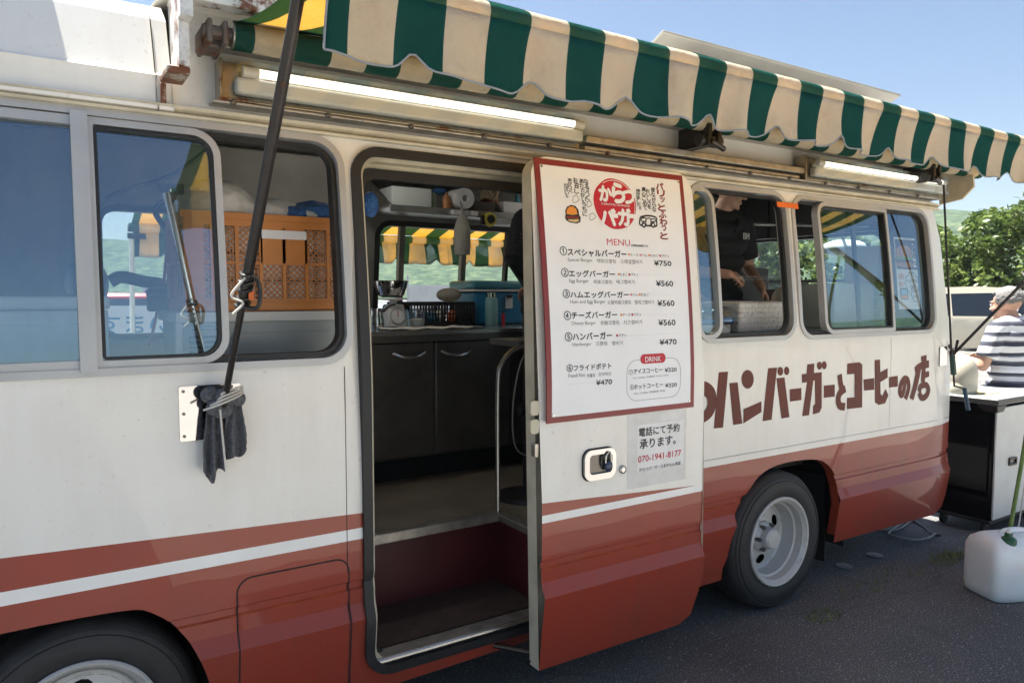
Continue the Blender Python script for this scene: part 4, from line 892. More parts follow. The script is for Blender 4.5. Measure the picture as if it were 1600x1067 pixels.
for k in range(12): mb.box((4.80 + .012 * (k % 2), .42 + k * .11, 2.09), (4.83 + .012 * (k % 2), .53 + k * .11, 2.47), BLK)
mb.build("rear_blind", TR)

def remeshed(name, mb, voxel, mt, parent=None, smooth=3, root=None):
    o = mb.build(name, None, smooth=0)
    k = o.modifiers.new("r", 'REMESH'); k.mode = 'VOXEL'; k.voxel_size = voxel; k.use_smooth_shade = True
    s = o.modifiers.new("s", 'SMOOTH'); s.iterations = smooth; s.factor = .5
    me = bpy.data.meshes.new_from_object(o.evaluated_get(bpy.context.evaluated_depsgraph_get())); me.name = name
    L = ROOT.get(parent.name, V((0, 0, 0))) if parent else V((0, 0, 0)); me.transform(Matrix.Translation(-L))
    me.materials.clear(); me.materials.append(mt); me.polygons.foreach_set("material_index", [0] * len(me.polygons)); me.polygons.foreach_set("use_smooth", [True] * len(me.polygons))
    old = o.data; o.modifiers.clear(); o.data = me; bpy.data.meshes.remove(old)
    if parent: o.parent = parent
    return o
# ---------------------------------------------------------------- things inside the truck
def one(mb, name, label, cat, group=None, **k): return tag(mb.build(name, **k), label, cat, group)
# counter
CT = thing("counter_cabinet", "dark stainless steel counter cabinet with two doors facing the doorway", "counter", (2.1, 1.5, .63))
mb = MB(); mb.box((1.15, 1.215, .76), (3.1, 1.93, 1.43), STEELD); mb.box((1.15, 1.28, .632), (3.1, 1.93, .76), DARK); mb.build("carcass", CT, bevel=.004)
mb = MB(); mb.box((1.13, 1.16, 1.435), (3.12, 1.95, 1.462), STEEL); mb.box((1.13, 1.16, 1.40), (3.12, 1.175, 1.435), STEELD); mb.build("worktop", CT, bevel=.003)
for x0, x1, hx in ((1.22, 1.845, 1.70), (1.865, 2.36, 1.99)):
    mb = MB(); mb.box((x0, 1.190, .775), (x1, 1.213, 1.395), STEELD); d = mb.build("cabinet_door", CT, bevel=.006)
    mb = MB(); mb.tube(curve3([(hx - .10, 1.185, 1.345), (hx - .05, 1.165, 1.325), (hx, 1.160, 1.318), (hx + .05, 1.165, 1.325), (hx + .10, 1.185, 1.345)]), [.006] + [.012] * 31 + [.006], STEEL); mb.build("handle", d)
# items on the counter
mb = MB(); M_ = Matrix.Translation((1.785, 1.60, 1.640)); mb.lathe([(0, 0), (.055, 0), (.075, .012), (.095, .06), (.102, .094), (.108, .095), (.106, .098), (.098, .094), (.09, .06), (.07, .016), (0, .006)], CHROME, M_, 36)
one(mb, "mixing_bowl", "shiny stainless steel mixing bowl on top of the kitchen scale", "bowl")
SC = thing("kitchen_scale", "white kitchen scale with a round dial under the steel bowl", "scale", (1.80, 1.60, 1.462))
mb = MB(); mb.add([(1.735, 1.53, 1.463), (1.865, 1.53, 1.463), (1.865, 1.68, 1.463), (1.735, 1.68, 1.463), (1.75, 1.56, 1.60), (1.85, 1.56, 1.60), (1.85, 1.65, 1.60), (1.75, 1.65, 1.60)], [(0, 3, 2, 1), (4, 5, 6, 7), (0, 1, 5, 4), (1, 2, 6, 5), (2, 3, 7, 6), (3, 0, 4, 7)], PAPER); mb.build("body", SC, bevel=.01)
mb = MB(); M_ = Matrix.Translation((1.80, 1.541, 1.528)) @ Matrix.Rotation(radians(102), 4, 'X') @ Matrix.Identity(4); M_ = Matrix.Translation((1.80, 1.543, 1.528)) @ Matrix.Rotation(radians(78), 4, 'X')
mb.lathe([(.048, 0), (.048, .004), (.044, .005), (0, .005)], GREYF, M_, 24); mb.lathe([(.042, .0055), (0, .0058)], PAPER, M_, 24, True); mb.box((-.002, -.002, .006), (.003, .036, .007), INKR, M_); mb.build("dial", SC)
mb = MB(); mb.lathe([(.02, 1.60), (.02, 1.622), (.085, 1.628), (.085, 1.636), (0, 1.636)], PAPER, Matrix.Translation((1.795, 1.60, 0)), 24); mb.build("tray", SC)
mb = MB(); a = aY(652, 503, 1.45); mb.lathe([(.052, 0), (.062, .10), (.066, .102), (.063, .104), (.050, .006), (0, .006)], CLEARP, Matrix.Translation((a.x, 1.47, 1.463)), 24); mb.lathe([(.047, .006), (.052, .05), (0, .055)], PAPER, Matrix.Translation((a.x, 1.47, 1.463)), 20)
one(mb, "plastic_tub", "small clear plastic tub with white contents in front of the black crate", "tub")
def lattice_box(mb, x0, x1, y0, y1, z0, z1, mt, pitch, bw, th, band, solid_panel=None, diag=True, posts=5):
    def face(u0, u1, mp):                                    # one lattice wall
        zt, zb_ = z1 - band, z0 + band
        mb.slab(rr(u0, u1, z0, zb_, .002, 1), mp, 0, th, mt); mb.slab(rr(u0, u1, zt, z1, .002, 1), mp, -.004, th, mt)
        for k in range(posts + 1):
            u = lerp(u0 + .008, u1 - .008, k / posts); mb.slab(rr(u - .006, u + .006, zb_, zt, .001, 1), mp, -.004, th, mt)
        zm = (zt + zb_) / 2; mb.slab(rr(u0, u1, zm - .004, zm + .004, .001, 1), mp, -.002, th, mt)
        if diag:
            H = zt - zb_; c = u0 - H
            while c < u1:
                for sg in (1, -1):
                    ua, ub = c, c + H; za, zc = (zb_, zt) if sg > 0 else (zt, zb_)
                    t0 = max(0, (u0 - ua) / H); t1 = min(1, (u1 - ua) / H)
                    if t1 - t0 > .03:
                        pa = (lerp(ua, ub, t0), lerp(za, zc, t0)); pb = (lerp(ua, ub, t1), lerp(za, zc, t1))
                        dx, dz_ = pb[0] - pa[0], pb[1] - pa[1]; l_ = hypot(dx, dz_); nx_, nz_ = -dz_ / l_ * bw / 2, dx / l_ * bw / 2
                        q = [(pa[0] - nx_, pa[1] - nz_), (pb[0] - nx_, pb[1] - nz_), (pb[0] + nx_, pb[1] + nz_), (pa[0] + nx_, pa[1] + nz_)]
                        vs = [mp(*p, 0) for p in q] + [mp(*p, th) for p in q]; mb.add(vs, [(0, 1, 2, 3), (0, 4, 5, 1), (2, 6, 7, 3), (7, 6, 5, 4)], mt)
                c += pitch
        else:
            k = u0
            while k < u1: mb.slab(rr(k, k + bw, zb_, zt, .0005, 1), mp, 0, th, mt); k += pitch
            for q in range(1, 4): zz = lerp(zb_, zt, q / 4); mb.slab(rr(u0, u1, zz - bw / 3, zz + bw / 3, .0005, 1), mp, 0, th, mt)
    face(x0, x1, lambda u, z, o=0: V((u, y0 + o, z))); face(x0, x1, lambda u, z, o=0: V((u, y1 - o, z)))
    face(y0, y1, lambda u, z, o=0: V((x0 + o, u, z))); face(y0, y1, lambda u, z, o=0: V((x1 - o, u, z)))
    mb.box((x0 + .002, y0 + .002, z0), (x1 - .002, y1 - .002, z0 + .008), mt)
mb = MB(); lattice_box(mb, 1.875, 2.33, 1.56, 1.86, 1.4635, 1.612, BLK, .020, .007, .006, .022, diag=False, posts=4); one(mb, "black_crate", "black mesh plastic crate standing on the counter beside the blue cooler", "crate")
for k in range(5): mb = MB(); mb.ball((1.95 + k * .075, 1.70 + .03 * (k % 2), 1.515), (.036, .05, .045), [PAPER, REDS, COOLB, PAPER, ORS][k], 12, 8); one(mb, "food_packet", ["white packet at the left end inside the black mesh crate", "red packet inside the black mesh crate", "blue packet inside the black mesh crate", "white packet in the right half inside the black mesh crate", "orange packet inside the black mesh crate"][k], "packet", "packets in the black crate")
mb = MB(); a = aY(706, 466, 1.66); mb.ball((a.x, 1.70, 1.655), (.085, .06, .045), MATS['cloudy_plastic'] if 'cloudy_plastic' in MATS else cloth("cloudy_plastic", (.60, .58, .53), (.7, .68, .62), .5, 30), 14, 10); one(mb, "bread_bag", "crumpled pale plastic bag lying on top of the black crate", "bag")
CB = thing("cooler_box", "blue cooler box with a paler lid on the counter", "cooler", (2.52, 1.72, 1.462))
mb = MB(); mb.box((2.345, 1.58, 1.464), (2.80, 1.88, 1.675), COOLB); mb.build("tub", CB, bevel=.02, seg=3)
mb = MB(); mb.box((2.325, 1.565, 1.69), (2.82, 1.895, 1.745), COOLT); mb.build("lid", CB, bevel=.018, seg=3)
mb = MB(); mb.box((2.335, 1.572, 1.676), (2.81, 1.888, 1.690), PAPER); mb.build("trim_band", CB, bevel=.003)
mb = MB(); a = aY(796, 470, 1.57); mb.box((a.x - .03, 1.570, 1.568), (a.x + .025, 1.574, 1.645), PAPER); mb.box((a.x - .02, 1.560, 1.635), (a.x + .015, 1.574, 1.655), BLK)
one(mb, "paper_tag", "white paper slip clipped to the front of the blue cooler", "paper slip")
BT = thing("bottle", "tall pale aqua bottle with a metal cap in front of the cooler", "bottle", (2.43, 1.52, 1.462))
mb = MB(); mb.lathe([(0, 1.463), (.038, 1.463), (.040, 1.47), (.040, 1.62), (.036, 1.635), (.03, 1.64)], BOTT, Matrix.Translation((2.43, 1.52, 0)), 24); mb.build("body", BT)
mb = MB(); mb.lathe([(.031, 1.64), (.031, 1.668), (.024, 1.672), (0, 1.672)], CHROME, Matrix.Translation((2.43, 1.52, 0)), 20); mb.build("cap", BT)
mb = MB(); mb.lathe([(0, 1.463), (.011, 1.463), (.011, 1.53), (.007, 1.54), (0, 1.54)], INKR, Matrix.Translation((2.505, 1.50, 0)), 14); mb.lathe([(.008, 1.54), (.008, 1.552), (0, 1.552)], BLK, Matrix.Translation((2.505, 1.50, 0)), 12); one(mb, "red_marker", "small red marker pen standing beside the aqua bottle", "pen")
mb = MB(); vs = []; NX, NY = 26, 8
for i in range(NX + 1):
    for j in range(NY + 1):
        x = lerp(1.60, 2.17, i / NX); y = lerp(1.19, 1.40, j / NY); vs.append((x + .01 * sin(j), y, 1.4665 + .007 * abs(mn.noise(V((x * 14, y * 14, 1)))) + .004 * sin(x * 40 + y * 9)))
mb.add(vs, [(i * (NY + 1) + j, (i + 1) * (NY + 1) + j, (i + 1) * (NY + 1) + j + 1, i * (NY + 1) + j + 1) for i in range(NX) for j in range(NY)], WCLOTH); one(mb, "counter_towel", "white cloth spread along the front edge of the counter", "cloth", solid=-.004)
MJ = thing("milk_jug", "small stainless steel jug at the left end of the counter", "jug", (1.63, 1.45, 1.463))
mb = MB(); mb.lathe([(0, 0), (.04, 0), (.042, .04), (.032, .095), (.036, .115), (.033, .115), (.028, .09), (0, .01)], CHROME, Matrix.Translation((1.63, 1.45, 1.464)), 24); mb.build("body", MJ)
mb = MB(); mb.tube(curve3([(1.665, 1.44, 1.56), (1.70, 1.42, 1.59), (1.73, 1.40, 1.60)]), .008, CHROME); mb.build("handle", MJ)
# shelf hanging above the far window
SH = thing("wall_shelf", "stainless wall shelf with clutter above the far window", "shelf", (2.3, 1.75, 2.14))
mb = MB(); mb.box((1.72, 1.46, 2.150), (3.2, 1.92, 2.166), STEEL); mb.box((1.72, 1.455, 2.125), (3.2, 1.463, 2.166), STEEL); mb.build("board", SH, bevel=.002)
mb = MB(); mb.add([(1.72, 1.46, 2.167), (1.72, 1.92, 2.167), (1.72, 1.92, 2.42), (1.735, 1.46, 2.167), (1.735, 1.92, 2.167), (1.735, 1.92, 2.42)], [(0, 1, 2), (5, 4, 3), (0, 3, 4, 1), (1, 4, 5, 2), (2, 5, 3, 0)], STEELD); mb.build("end_plate", SH)
mb = MB(); mb.tube([(1.74, 1.70, 2.355), (3.2, 1.70, 2.355)], .006, STEEL); mb.box((1.74, 1.71, 2.352), (3.2, 1.92, 2.358), STEELD); mb.build("upper_tier", SH)
def sy(px, py, Y): return aY(px, py, Y)
def boxat(name, label, cat, x0, x1, y0, y1, z0, z1, mt, group=None, bev=.006):
    mb = MB(); mb.box((x0, y0, z0), (x1, y1, z1), mt); o = one(mb, name, label, cat, group, bevel=bev); return o
def openbox(name, label, cat, x0, x1, y0, y1, z0, z1, mt):
    mb = MB(); t_ = .004
    for a, b_ in (((x0, y0, z0), (x1, y1, z0 + t_)), ((x0, y0, z0 + t_), (x1, y0 + t_, z1)), ((x0, y1 - t_, z0 + t_), (x1, y1, z1)), ((x0, y0 + t_, z0 + t_), (x0 + t_, y1 - t_, z1)), ((x1 - t_, y0 + t_, z0 + t_), (x1, y1 - t_, z1))): mb.box(a, b_, mt)
    mb.box((x0 + .01, y0 + .01, z0 + t_), (x1 - .01, y1 - .01, lerp(z0, z1, .8)), WCLOTH)
    return one(mb, name, label, cat, bevel=.002)
openbox("white_tray", "long white tray at the left end of the wall shelf", "tray", 1.775, 2.03, 1.55, 1.80, 2.167, 2.285, BOXW)
mb = MB(); M_ = Matrix.Translation((2.20, 1.50, 2.232)) @ Matrix.Rotation(pi / 2, 4, 'X'); mb.lathe([(.02, -.12), (.062, -.12), (.064, -.06), (.062, .06), (.021, .06), (.019, .05), (.019, -.12)], PAPER, M_, 32, True); mb.lathe([(.0205, .055), (.0205, -.1)], BROWN, M_, 20, True); one(mb, "paper_towel_roll", "white paper towel roll lying end-on on the wall shelf", "paper roll")
mb = MB(); mb.lathe([(0, 2.167), (.024, 2.167), (.026, 2.21), (.02, 2.235), (.010, 2.245), (.010, 2.262), (0, 2.264)], mat("sauce_orange", (.5, .22, .08), .5, var=.5, scale=30), Matrix.Translation((2.105, 1.50, 0)), 16); one(mb, "sauce_bottle", "small orange and white sauce bottle left of the paper roll", "bottle")
mb = MB(); mb.lathe([(0, 2.167), (.03, 2.167), (.032, 2.25), (.026, 2.27), (0, 2.272)], mat("label_green", (.35, .45, .33), .5, var=.4, scale=25), Matrix.Translation((2.055, 1.60, 0)), 16); mb.ball((2.11, 1.60, 2.285), (.045, .04, .022), BCLOTH, 14, 8); one(mb, "seasoning_tub", "pale green seasoning tub with a blue cloth on it", "tub")
for k in range(3):
    mb = MB(); x = 2.11 + k * .062; z = 2.122; mb.box((x, 1.43, 2.131), (x + .05, 1.454, 2.158), PAPER); one(mb, "order_slip", "white order slips clipped to the shelf lip below the paper roll", "paper slip", "order slips on the shelf lip", bevel=.003)
boxat("brown_tray", "dark brown tray behind the paper roll", "tray", 2.30, 2.46, 1.52, 1.80, 2.167, 2.235, BROWN)
mb = MB()
for k in range(26): mb.tube(curve3([(2.44 + random.uniform(-.05, .05), 1.6 + random.uniform(-.05, .05), 2.19), (2.45 + random.uniform(-.06, .06), 1.58, 2.27), (2.47 + random.uniform(-.08, .09), 1.6 + random.uniform(-.05, .05), 2.34 + random.uniform(-.03, .03))], 3), .006, mat("straw_bag", (.30, .24, .15), .6, var=.3), 5)
mb.ball((2.43, 1.58, 2.215), (.055, .05, .05), mat("brown_packet", (.16, .05, .03), .4, var=.3), 12, 8); one(mb, "dry_noodle_bag", "bag of straw coloured sticks standing upright on the shelf", "bag")
for k, (x, h, r_, mt_) in enumerate(((2.035, .13, .022, "label_green"), (2.30, .15, .020, "cap_green"), (2.36, .12, .024, "ink_yellow"), (2.60, .14, .026, "sauce_orange"), (2.755, .16, .028, "cooler_lid"), (2.83, .13, .03, "paper"))):
    mb = MB(); mb.lathe([(0, 2.167), (r_, 2.167), (r_ * 1.04, 2.167 + h * .6), (r_ * .5, 2.167 + h * .8), (r_ * .45, 2.167 + h), (0, 2.168 + h)], MATS[mt_] if mt_ in MATS else PAPER, Matrix.Translation((x, 1.72 + .02 * (k % 2), 0)), 16)
    one(mb, "condiment_bottle", ["pale green bottle behind the white tray's right end on the shelf", "dark green bottle right behind the paper roll on the shelf", "yellow bottle in front of the brown tray's back on the shelf", "orange bottle behind the white carton on the shelf", "blue green bottle right of the white carton on the shelf", "white bottle nearest the menu door on the shelf"][k], "bottle", "bottles on the wall shelf")
boxat("white_carton", "white carton standing on the wall shelf above the tape measure", "carton", 2.52, 2.70, 1.52, 1.66, 2.10, 2.245, PAPER)
TM = thing("tape_measure", "yellow and black tape measure hanging on the shelf lip", "tape measure", (2.50, 1.44, 2.08))
mb = MB(); a = aY(766, 343, 1.43); M_ = Matrix.Translation((a.x, 1.45, a.z)) @ Matrix.Rotation(pi / 2, 4, 'X'); mb.lathe([(0, 0), (.040, 0), (.044, .008), (.044, .022), (.040, .03), (0, .03)], INKY, M_, 24); mb.build("case", TM)
mb = MB(); mb.lathe([(.027, .0305), (.026, .034), (0, .034)], BLK, M_, 20); mb.box((a.x - .06, 1.425, a.z - .035), (a.x - .036, 1.449, a.z + .02), BLK); mb.build("hub", TM)
mb = MB(); a = aY(722, 340, 1.42); M_ = Matrix.Translation((a.x, 1.42, 0)); zb_ = aY(722, 398, 1.42).z; zt_ = aY(718, 325, 1.42).z
mb.lathe([(.046, zb_), (.050, zb_ + .05), (.050, lerp(zb_, zt_, .55)), (.035, lerp(zb_, zt_, .72)), (.012, lerp(zb_, zt_, .88)), (.008, zt_)], MATS["cloudy_plastic"], M_, 20); mb.lathe([(.040, zb_ + .004), (.042, lerp(zb_, zt_, .45)), (.01, lerp(zb_, zt_, .5))], WCLOTH, M_, 16)
mb.tube([(a.x, 1.42, zt_ - .01), (a.x, 1.45, zt_ + .06)], .003, STEEL); one(mb, "piping_bag", "cloudy hanging piping bag in front of the far window", "piping bag")
a = aY(579, 320, .55); mb = MB(); mb.ball(a, (.035, .03, .055), mat("blue_net", (.06, .18, .48), .6, var=.5, scale=70, bump=.8), 16, 12); mb.tube([a + V((0, 0, .05)), a + V((0, 0, .14))], .003, BLK); one(mb, "net_sponge", "blue net sponge hanging just inside the doorway", "sponge")
for k, (x, c, wd) in enumerate(((1.80, GREYB, .16), (2.0, COOLB, .10), (2.13, BLK, .12), (2.28, BROWN, .13), (2.44, GREYB, .11), (2.60, REDS, .2), (2.85, GREYB, .2))):
    boxat("shelf_box", ["grey box on the upper shelf tier, farthest left", "dark blue box on the upper shelf tier", "black box on the upper shelf tier", "brown box on the upper shelf tier", "grey box on the upper shelf tier above the straw bag", "dark red box on the upper shelf tier", "grey box on the upper shelf tier nearest the menu door"][k], "box", x, x + wd, 1.74, 1.88, 2.359, 2.44, c)
# stand and cables by the door panel
ST = thing("black_stand", "black metal stand with looped cables just inside the menu door", "stand", (1.86, .62, .63))
a = aY(824, 700, .60)
mb = MB(); mb.tube([(a.x, .60, .632), (a.x, .60, 1.42)], .022, BLK, 14); mb.lathe([(0, 0), (.16, 0), (.15, .02), (.03, .03)], BLK, Matrix.Translation((a.x, .60, .632)), 24); mb.tube([(a.x - .05, .60, 1.08), (a.x + .1, .60, 1.08)], .03, BLK); mb.box((a.x - .10, .52, 1.40), (a.x + .15, .8, 1.43), STEELD); mb.build("post", ST)
mb = MB(); mb.tube(curve3([(a.x + .02, .56, 1.38), (a.x - .07, .55, 1.33), (a.x - .12, .55, 1.1), (a.x - .10, .55, .9), (a.x + .02, .56, .86), (a.x + .05, .57, 1.0)]), .004, mat("cable_grey", (.3, .28, .25), .5)); mb.tube(curve3([(a.x + .03, .5, 1.40), (a.x - .08, .5, 1.46), (a.x - .02, .48, 1.47), (a.x + .06, .5, 1.42), (a.x - .06, .52, 1.36), (a.x - .03, .5, 1.2), (a.x + .01, .5, 1.12)]), .005, BLK); mb.build("cable", ST)

# front: steel case, orange crate, cloths, white chest, seat, strap
CS = thing("steel_case", "grey steel case under the orange crate behind the side window", "case", (.72, .55, .63))
mb = MB(); mb.box((.43, .33, .632), (1.06, .72, 1.585), GREYB); mb.build("body", CS, bevel=.004)
mb = MB(); mb.box((.415, .315, 1.556), (1.075, .73, 1.592), LAMPW); mb.box((.415, .315, .64), (.437, .335, 1.556), LAMPW); mb.build("edge_trim", CS, bevel=.003)
mb = MB(); mb.slab(rr(.60, .99, 1.2, 1.515, .02), lambda x, z, o=0: V((x, .322 + o, z)), 0, .012, GREYB); mb.tube([(.46, .318, 1.535), (.56, .318, 1.535)], .005, STEEL); mb.build("front_panel", CS)
mb = MB()
for k in range(5): mb.box((.46, .322, 1.50 - k * .018), (.575, .331, 1.508 - k * .018), DARK)
mb.build("vent_slots", CS)
mb = MB(); X0, X1 = .452, 1.062; lattice_box(mb, X0, X1, .34, .72, 1.594, 1.945, ORANGE, .0215, .0042, .004, .045, posts=7)
mb.slab(rr(X0, X0 + .065, 1.6, 1.93, .004), lambda x, z, o=0: V((x, .334 + o, z)), 0, .008, ORANGE); mb.slab(rr(.714, .887, 1.77, 1.90, .004), lambda x, z, o=0: V((x, .336 + o, z)), 0, .006, ORANGE); mb.slab(rr(.718, .884, 1.86, 1.892, .002), lambda x, z, o=0: V((x, .333 + o, z)), 0, .004, PAPER); mb.box((X0 - .01, .33, 1.925), (X1 + .01, .345, 1.948), ORANGE); mb.box((X0 - .01, .33, 1.600), (X1 + .01, .345, 1.625), ORANGE)
one(mb, "orange_crate", "orange lattice plastic crate on the steel case behind the side window", "crate")
for i in range(5):
    for j in range(3): mb = MB(); mb.box((X0 + .03 + i * .112, .352, 1.606 + j * .102), (X0 + .03 + i * .112 + .106, .58, 1.606 + j * .102 + .098), PACK); one(mb, "bread_pack", "pale wrapped bread pack stacked inside the orange lattice crate", "bread pack", "bread packs in the orange crate", bevel=.02, seg=3)
def heap(name, label, cat, blobs, mt, amp, seed):
    mb = MB()
    for c, r in blobs: mb.ball(c, r, mt, 20, 12)
    o = remeshed(name, mb, .011, mt, None, 5)
    for v in o.data.vertices:
        p = v.co; v.co = p + v.normal * amp * (mn.noise(p * 14 + V((seed, 0, 0))) + .5 * abs(mn.noise(p * 33 + V((0, seed, 0))))); v.co.z = max(v.co.z, 1.951)
    return tag(o, label, cat)
heap("white_sheet", "white sheet piled over the top of the orange crate", "cloth", [((.60, .52, 1.955), (.15, .17, .135)), ((.76, .52, 1.955), (.17, .17, .075)), ((.90, .5, 1.955), (.10, .15, .03))], WCLOTH, .014, 2)
heap("blue_towel", "folded blue towel on the rear end of the orange crate", "towel", [((.955, .46, 1.958), (.115, .11, .062)), ((.87, .43, 1.955), (.09, .08, .035))], BCLOTH, .016, 6)
WC = thing("white_chest", "pale white chest standing behind the driver's side window", "chest", (-.2, .75, .63))
mb = MB(); mb.box((-.75, .49, .632), (.226, 1.05, 1.60), BOXW); mb.build("body", WC, bevel=.008)
mb = MB(); mb.box((-.76, .48, 1.602), (.232, 1.06, 1.648), BOXW); mb.build("lid", WC, bevel=.012, seg=3)
mb = MB(); mb.box((-.66, .482, 1.30), (.14, .492, 1.555), BOXW); mb.build("front_panel", WC, bevel=.004)
DS = thing("driver_seat", "dark driver's seat with a headrest and armrest in the cab", "seat", (.05, 1.35, .63))
mb = MB(); a = aY(168, 440, 1.25); mb.box((a.x - .22, 1.10, 1.05), (a.x - .08, 1.55, 1.62), BLK); mb.build("backrest", DS, bevel=.05, seg=4)
mb = MB(); mb.ball((a.x - .08, 1.25, 1.70), (.085, .17, .12), BLK, 20, 14); mb.build("headrest", DS)
mb = MB(); p0 = aY(172, 440, 1.25); p1 = aY(190, 433, 1.25); p2 = aY(258, 447, 1.3); p3 = aY(262, 470, 1.3); mb.tube(curve3([p0, p1, lerp(p1, p2, .5), p2, p3]), .028, BLK, 12); mb.build("armrest", DS)
mb = MB(); mb.box((a.x - .2, 1.1, .64), (a.x + .3, 1.6, 1.05), BLK); mb.build("seat_cushion", DS, bevel=.04, seg=3)
SP = thing("ratchet_strap", "red and orange strap hanging from a black hook in the cab", "strap", (.5, .95, 1.4))
Y_ = .92
mb = MB(); a = aY(265, 345, Y_); b_ = aY(256, 440, Y_); mb.box((-.022, -.003, 0), (.022, .003, (a - b_).length), REDS, Matrix.Translation(b_) @ (a - b_).to_track_quat('Z', 'Y').to_matrix().to_4x4()); mb.build("strap_upper", SP)
mb = MB(); a = aY(246, 485, Y_); b_ = aY(234, 541, Y_); mb.box((-.024, -.003, 0), (.024, .003, (a - b_).length), ORS, Matrix.Translation(b_) @ (a - b_).to_track_quat('Z', 'Y').to_matrix().to_4x4()); mb.build("strap_lower", SP)
mb = MB(); c = aY(248, 468, Y_); mb.box(c + V((-.045, -.02, -.05)), c + V((.045, .02, .045)), BLK); mb.tube([c + V((-.05, -.02, .02)), c + V((.05, -.02, .02))], .012, STEELD); mb.build("buckle", SP, bevel=.01)
mb = MB(); c = aY(262, 340, Y_); mb.tube(curve3([c + V((.03, 0, .06)), c + V((-.02, 0, .06)), c + V((-.045, 0, .02)), c + V((-.02, 0, -.03)), c + V((.0, 0, -.06))]), .012, BLK); mb.build("hook", SP)

# rear half: grill side items
mb = MB(); mb.box((2.75, .30, .632), (4.75, .95, 1.42), STEELD); mb.box((2.72, .28, 1.425), (4.85, .98, 1.445), STEEL); GC = one(mb, "service_counter", "stainless service counter under the rear side windows", "counter", bevel=.003)
m, n, l, b = _nodes("newsprint"); tc = n.new("ShaderNodeTexCoord"); t = noise(n, l, 60, 3, .6); br = n.new("ShaderNodeTexBrick"); br.inputs['Scale'].default_value = 9; br.inputs['Color1'].default_value = (.70, .69, .66, 1); br.inputs['Color2'].default_value = (.64, .63, .61, 1); br.inputs['Mortar'].default_value = (.42, .41, .42, 1); br.inputs['Mortar Size'].default_value = .012
mpn = n.new("ShaderNodeMapping"); mpn.inputs['Rotation'].default_value = (radians(90), 0, 0); l.new(tc.outputs['Object'], mpn.inputs[0]); l.new(mpn.outputs[0], br.inputs['Vector'])
r1 = ramp(n, l, t.outputs['Fac'], [(.36, (.55, .54, .58)), (.44, (1, 1, 1))]); mx = n.new("ShaderNodeMix"); mx.data_type = 'RGBA'; mx.blend_type = 'MULTIPLY'; mx.inputs['Factor'].default_value = .8
l.new(br.outputs['Color'], mx.inputs['A']); l.new(r1.outputs[0], mx.inputs['B']); l.new(mx.outputs['Result'], b.inputs['Base Color']); b.inputs['Roughness'].default_value = .55; NEWS = m
mb = MB(); vs = []; a = aY(1150, 475, .25); b_ = aY(1222, 475, .25); x0, x1 = a.x, b_.x + .03
mb.box((x0, .22, 1.447), (x1, .52, 1.618), NEWS); BP = one(mb, "paper_bundle", "bundle wrapped in printed white paper on the counter behind the middle window", "paper bundle", bevel=.018, seg=3)
mb = MB()
for sx in (-1, 1):
    mb = MB()
    for k in range(3): mb.ball((x0 - .05 if sx < 0 else x1 + .10, .30 + k * .08, 1.52 - .01 * k), (.11, .08, .075), CLEARP, 14, 10)
    mb.ball((x1 + .10, .34, 1.50) if sx > 0 else (x0 - .05, .36, 1.49), (.08, .09, .05), WCLOTH if sx > 0 else mat("bread_brown", (.35, .2, .08), .6), 14, 10); one(mb, "clear_bag", "clear plastic bag of pale rolls right of the paper bundle" if sx > 0 else "clear plastic bag of brown rolls left of the paper bundle", "bag", "clear bags on the service counter")
a = aY(1098, 505, .30); b_ = aY(1140, 512, .30); boxat("blue_tray", "flat blue tray beside the paper bundle in the middle window", "tray", a.x - .1, b_.x - .02, .25, .45, 1.50, 1.525, mat("tray_blue", (.05, .16, .42), .4))
boxat("white_block", "small white block under the blue tray", "box", a.x - .1, b_.x - .06, .24, .42, 1.447, 1.495, BOXW)
a = aY(1160, 418, 1.25); b_ = aY(1200, 478, 1.25); boxat("dark_bin", "dark brown bin behind the worker at the middle window", "bin", a.x - .25, b_.x, 1.25, 1.55, b_.z - .1, a.z, BROWN)
BE = thing("rice_warmer", "beige rounded warmer with a black vent at the middle window", "warmer", (4.05, .70, 1.447))
a = aY(1228, 466, .70); mb = MB(); mb.ball((a.x + .02, .70, a.z - .02), (.12, .10, .11), BEIGE, 24, 16); mb.build("body", BE)
mb = MB()
for k in range(7): mb.box((a.x - .06 + k * .022, .590, a.z - .085), (a.x - .05 + k * .022, .66, a.z - .045), BLK)
mb.build("vent", BE)
a = aY(1255, 452, .7); b_ = aY(1290, 512, .7); boxat("brown_locker", "dark brown box standing in the open part of the rear window", "box", a.x - .1, b_.x + .05, .62, .95, 1.447, a.z, BROWN)
a = aY(1300, 443, .35); b_ = aY(1363, 508, .35); openbox("pale_carton", "large pale carton behind the sliding pane of the rear window", "carton", a.x, b_.x, .33, .66, 1.447, a.z, CARD)
def cups(cx, cy, zt_, label, mt=LIME):
    mb = MB(); z = 1.448
    while z < zt_: mb.lathe([(.030, z), (.036, z + .07), (.039, z + .075), (.036, z + .078), (.030, z + .01)], mt, Matrix.Translation((cx, cy, 0)), 20, True); z += .022
    mb.lathe([(.037, z + .06), (0, z + .062)], mt, Matrix.Translation((cx, cy, 0)), 20, True); one(mb, "cup_stack", label, "cups")
a = aY(1378, 435, .30); cups(a.x, .30, a.z - .09, "tall stack of lime green paper cups beside the pale carton")
a = aY(1404, 480, .28); cups(a.x, .28, a.z - .08, "short stack of lime green cups below the window poster")
a = aY(1430, 488, .2); b_ = aY(1459, 506, .2); boxat("lime_box", "small lime green box in the rear corner of the window", "box", a.x, b_.x, .2, .34, 1.447, 1.535, LIME)
boxat("white_boxes", "stacked white paper boxes behind the cups in the rear window", "boxes", 4.70, 4.95, .34, .58, 1.447, 1.98, BOXW)
